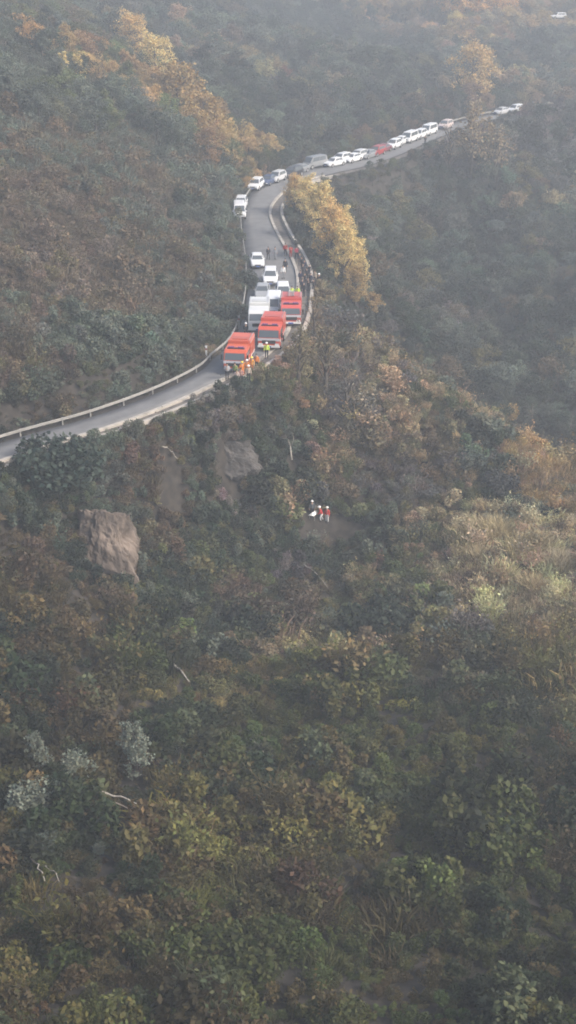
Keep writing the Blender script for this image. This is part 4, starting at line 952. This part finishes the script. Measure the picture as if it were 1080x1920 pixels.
for a in RES:
    q = person(*a, group='rescuers on the slope'); KEEP.append((q.location.x, q.location.y - .5, .9)); KEEP.append((q.location.x, q.location.y - 1.5, .9)); KEEP.append((q.location.x - .3, q.location.y - 2.5, .8)); KEEP.append((q.location.x + 1.6, q.location.y - .4, 1.2)); KEEP.append((q.location.x + 2.6, q.location.y - .6, 1.0))
# stretcher with white covers beside the bending rescuer
q = ground(591, 981); st = empty('stretcher', (q.x, q.y + .2, q.z + .55), R_(62)); tag(st, 'white covered stretcher among the rescuers on the slope', 'stretcher'); KEEP.append((q.x, q.y - .5, .9))
f = MB()
for y in (-.27, .27): f.tube([(-1.0, y, 0), (1.0, y, 0)], .02, 6)
for x in (-.7, .7):
    for y in (-.27, .27): f.box(x - .02, x + .02, y - .02, y + .02, -.6, 0)
f.build('frame', M_RAIL, st); MB().box(-.9, .9, -.26, .26, .0, .05).build('canvas', M_WHITE, st, bevel=.015)
bm = bmesh.new(); bmesh.ops.create_uvsphere(bm, u_segments=24, v_segments=14, radius=1)
for v in bm.verts: v.co = Vector((v.co.x * .82, v.co.y * .23 * (1 - .25 * max(0, v.co.x)), max(0, v.co.z) * .22 * (1 + .25 * math.sin(5 * v.co.x)) + .05))
me = bpy.data.meshes.new('cover'); bm.to_mesh(me); bm.free(); me.materials.append(M_WHITE); link('cover', me, st)
def dress():
    for o, j, t, h in CLOTHES:
        for c in list(o.children):
            n = c.name.split('.')[0]
            if n == 'jacket': c.color = (*j, 1)
            elif n == 'trousers': c.color = (*t, 1)
            elif n == 'helmet':
                if h: c.color = (*h, 1)
                else: bpy.data.objects.remove(c)
            elif n == 'hair' and h: bpy.data.objects.remove(c)
dress()

# ------------------------------------------------------------------ scattered cover
def cover(name, y0, y1, step, s0, s1, label, woods):
    P, z, d, s = grow(y0, y1, step, s0, s1); k, c = species(P); m = (zk[k] == WOOD) == woods
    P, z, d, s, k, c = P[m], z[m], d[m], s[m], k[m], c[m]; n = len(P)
    idx = np.array([SETS[zk[q]][int(u)] for q, u in zip(k, (rng.random(n) * [len(SETS[zk[q]]) for q in k]).astype(int))])
    scl = s0 + (s1 - s0) * rng.random(n) ** 1.9
    lim = np.clip(np.where(s > 0, .75, .5) + d * .4, .3, 9) if not woods else np.where(s > 0, np.clip(.17 + d * .065, .17, 9), np.clip(.25 + d * .10, .2, 9))
    if not woods: scl = scl * np.clip(.95 + .75 * fbm(P[:, 0] / 3.7 + 5, P[:, 1] / 3.7, 2), np.where(P[:, 1] > 104, .85, .55), 1.8)   # thickets and hollows
    scl = np.minimum(scl, lim * (1.0 if woods else 1.0))
    rot = np.c_[rng.normal(0, .16, n), rng.normal(0, .16, n), rng.random(n) * 6.283] * ([1, 1, 1] if not woods else [.4, .4, 1])
    return scatter(name, np.c_[P, z - .08], scl, rot, idx, c, label)
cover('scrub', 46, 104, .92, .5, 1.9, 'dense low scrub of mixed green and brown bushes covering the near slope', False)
cover('scrub', 104, 178, .72, .5, 1.6, 'dense low scrub covering the slopes around the road', False)
cover('scrub', 178, 300, 1.3, .8, 1.9, 'scrub on the far side of the bend and the upper left hill', False)
cover('wood', 150, 300, 2.3, .45, .95, 'mixed autumn wood in the ravine and around the bend', True)
cover('wood', 300, 470, 3.4, .7, 1.3, 'far wood covering the hazy slopes behind the road', True)

# low herbs and litter between the bushes
for (y0, y1, st) in ((46, 104, 1.0), (104, 180, .55), (180, 305, 1.05)):
    P, z, d, s_ = grow(y0, y1, st, .2, .3, .35); k, c = species(P); n = len(P)
    c = .6 * c + .4 * np.array(BRN) * .7
    scatter('low_herbs', np.c_[P, z - .05], rng.uniform(.25, .6, n) * (1.6 if y0 > 150 else 1), np.c_[rng.normal(0, .2, (n, 2)), rng.random(n) * 6.28], np.array([1, 3, 7, 9, 5, 3])[rng.integers(0, 6, n)], c, 'low herbs and litter filling the gaps between the bushes')

# the steep bank under the near road is thickly overgrown
P, z, d, s_ = grow(106, 138, .5, .3, .3, 1.0); m = (P[:, 0] > -26) & (P[:, 0] < 0) & (s_ > 0) & (d < 11); P, z = P[m], z[m]; k, c = species(P); n = len(P)
scatter('scrub', np.c_[P, z - .05], rng.uniform(.5, 1.05, n), np.c_[rng.normal(0, .2, (n, 2)), rng.random(n) * 6.28], np.array([0, 1, 2, 3, 4, 9])[rng.integers(0, 6, n)], c, 'thick low scrub on the steep bank under the parapet')

# far hills beyond the first crest carry loose wood as well
P = np.c_[rng.uniform(-260, 330, 6000), rng.uniform(470, 1100, 6000)]; z = height(P[:, 0], P[:, 1]); px, py, dz = project(np.c_[P, z]); m = (px > -250) & (px < 1330); P, z = P[m], z[m]; n = len(P)
cc = np.where((rng.random((n, 1)) < .4), np.array(TAN), np.array(DKG)) * (1 + .2 * rng.normal(size=(n, 1)).clip(-2, 2))
scatter('wood', np.c_[P, z], rng.uniform(1.2, 2.2, n), np.c_[np.zeros((n, 2)), rng.random(n) * 6.28], rng.integers(10, 14, n), cc, 'most distant wood fading into the haze at the top')

# ------------------------------------------------------------------ haze: one closed box of even pale air
zlo = float(GZ.min()) - 1.0; zhi = max(float(GZ.max()), CAM_Z) + 8.0
hm = bpy.data.materials.new('haze'); hm.use_nodes = True; n = hm.node_tree; n.nodes.clear()
o_ = n.nodes.new('ShaderNodeOutputMaterial'); v_ = n.nodes.new('ShaderNodeVolumePrincipled')
v_.inputs['Color'].default_value = (.86, .93, 1.0, 1); v_.inputs['Density'].default_value = HAZE_DENSITY; v_.inputs['Anisotropy'].default_value = 0.2
n.links.new(v_.outputs[0], o_.inputs['Volume'])
ex = max(abs(gx[0]), abs(gx[-1])) + 20; ey0 = gy[0] - 20; ey1 = gy[-1] + 20
tag(MB().box(-ex, ex, ey0, ey1, zlo, zhi).build('haze', hm), 'pale even haze hanging over the valley', None, None, 'stuff')
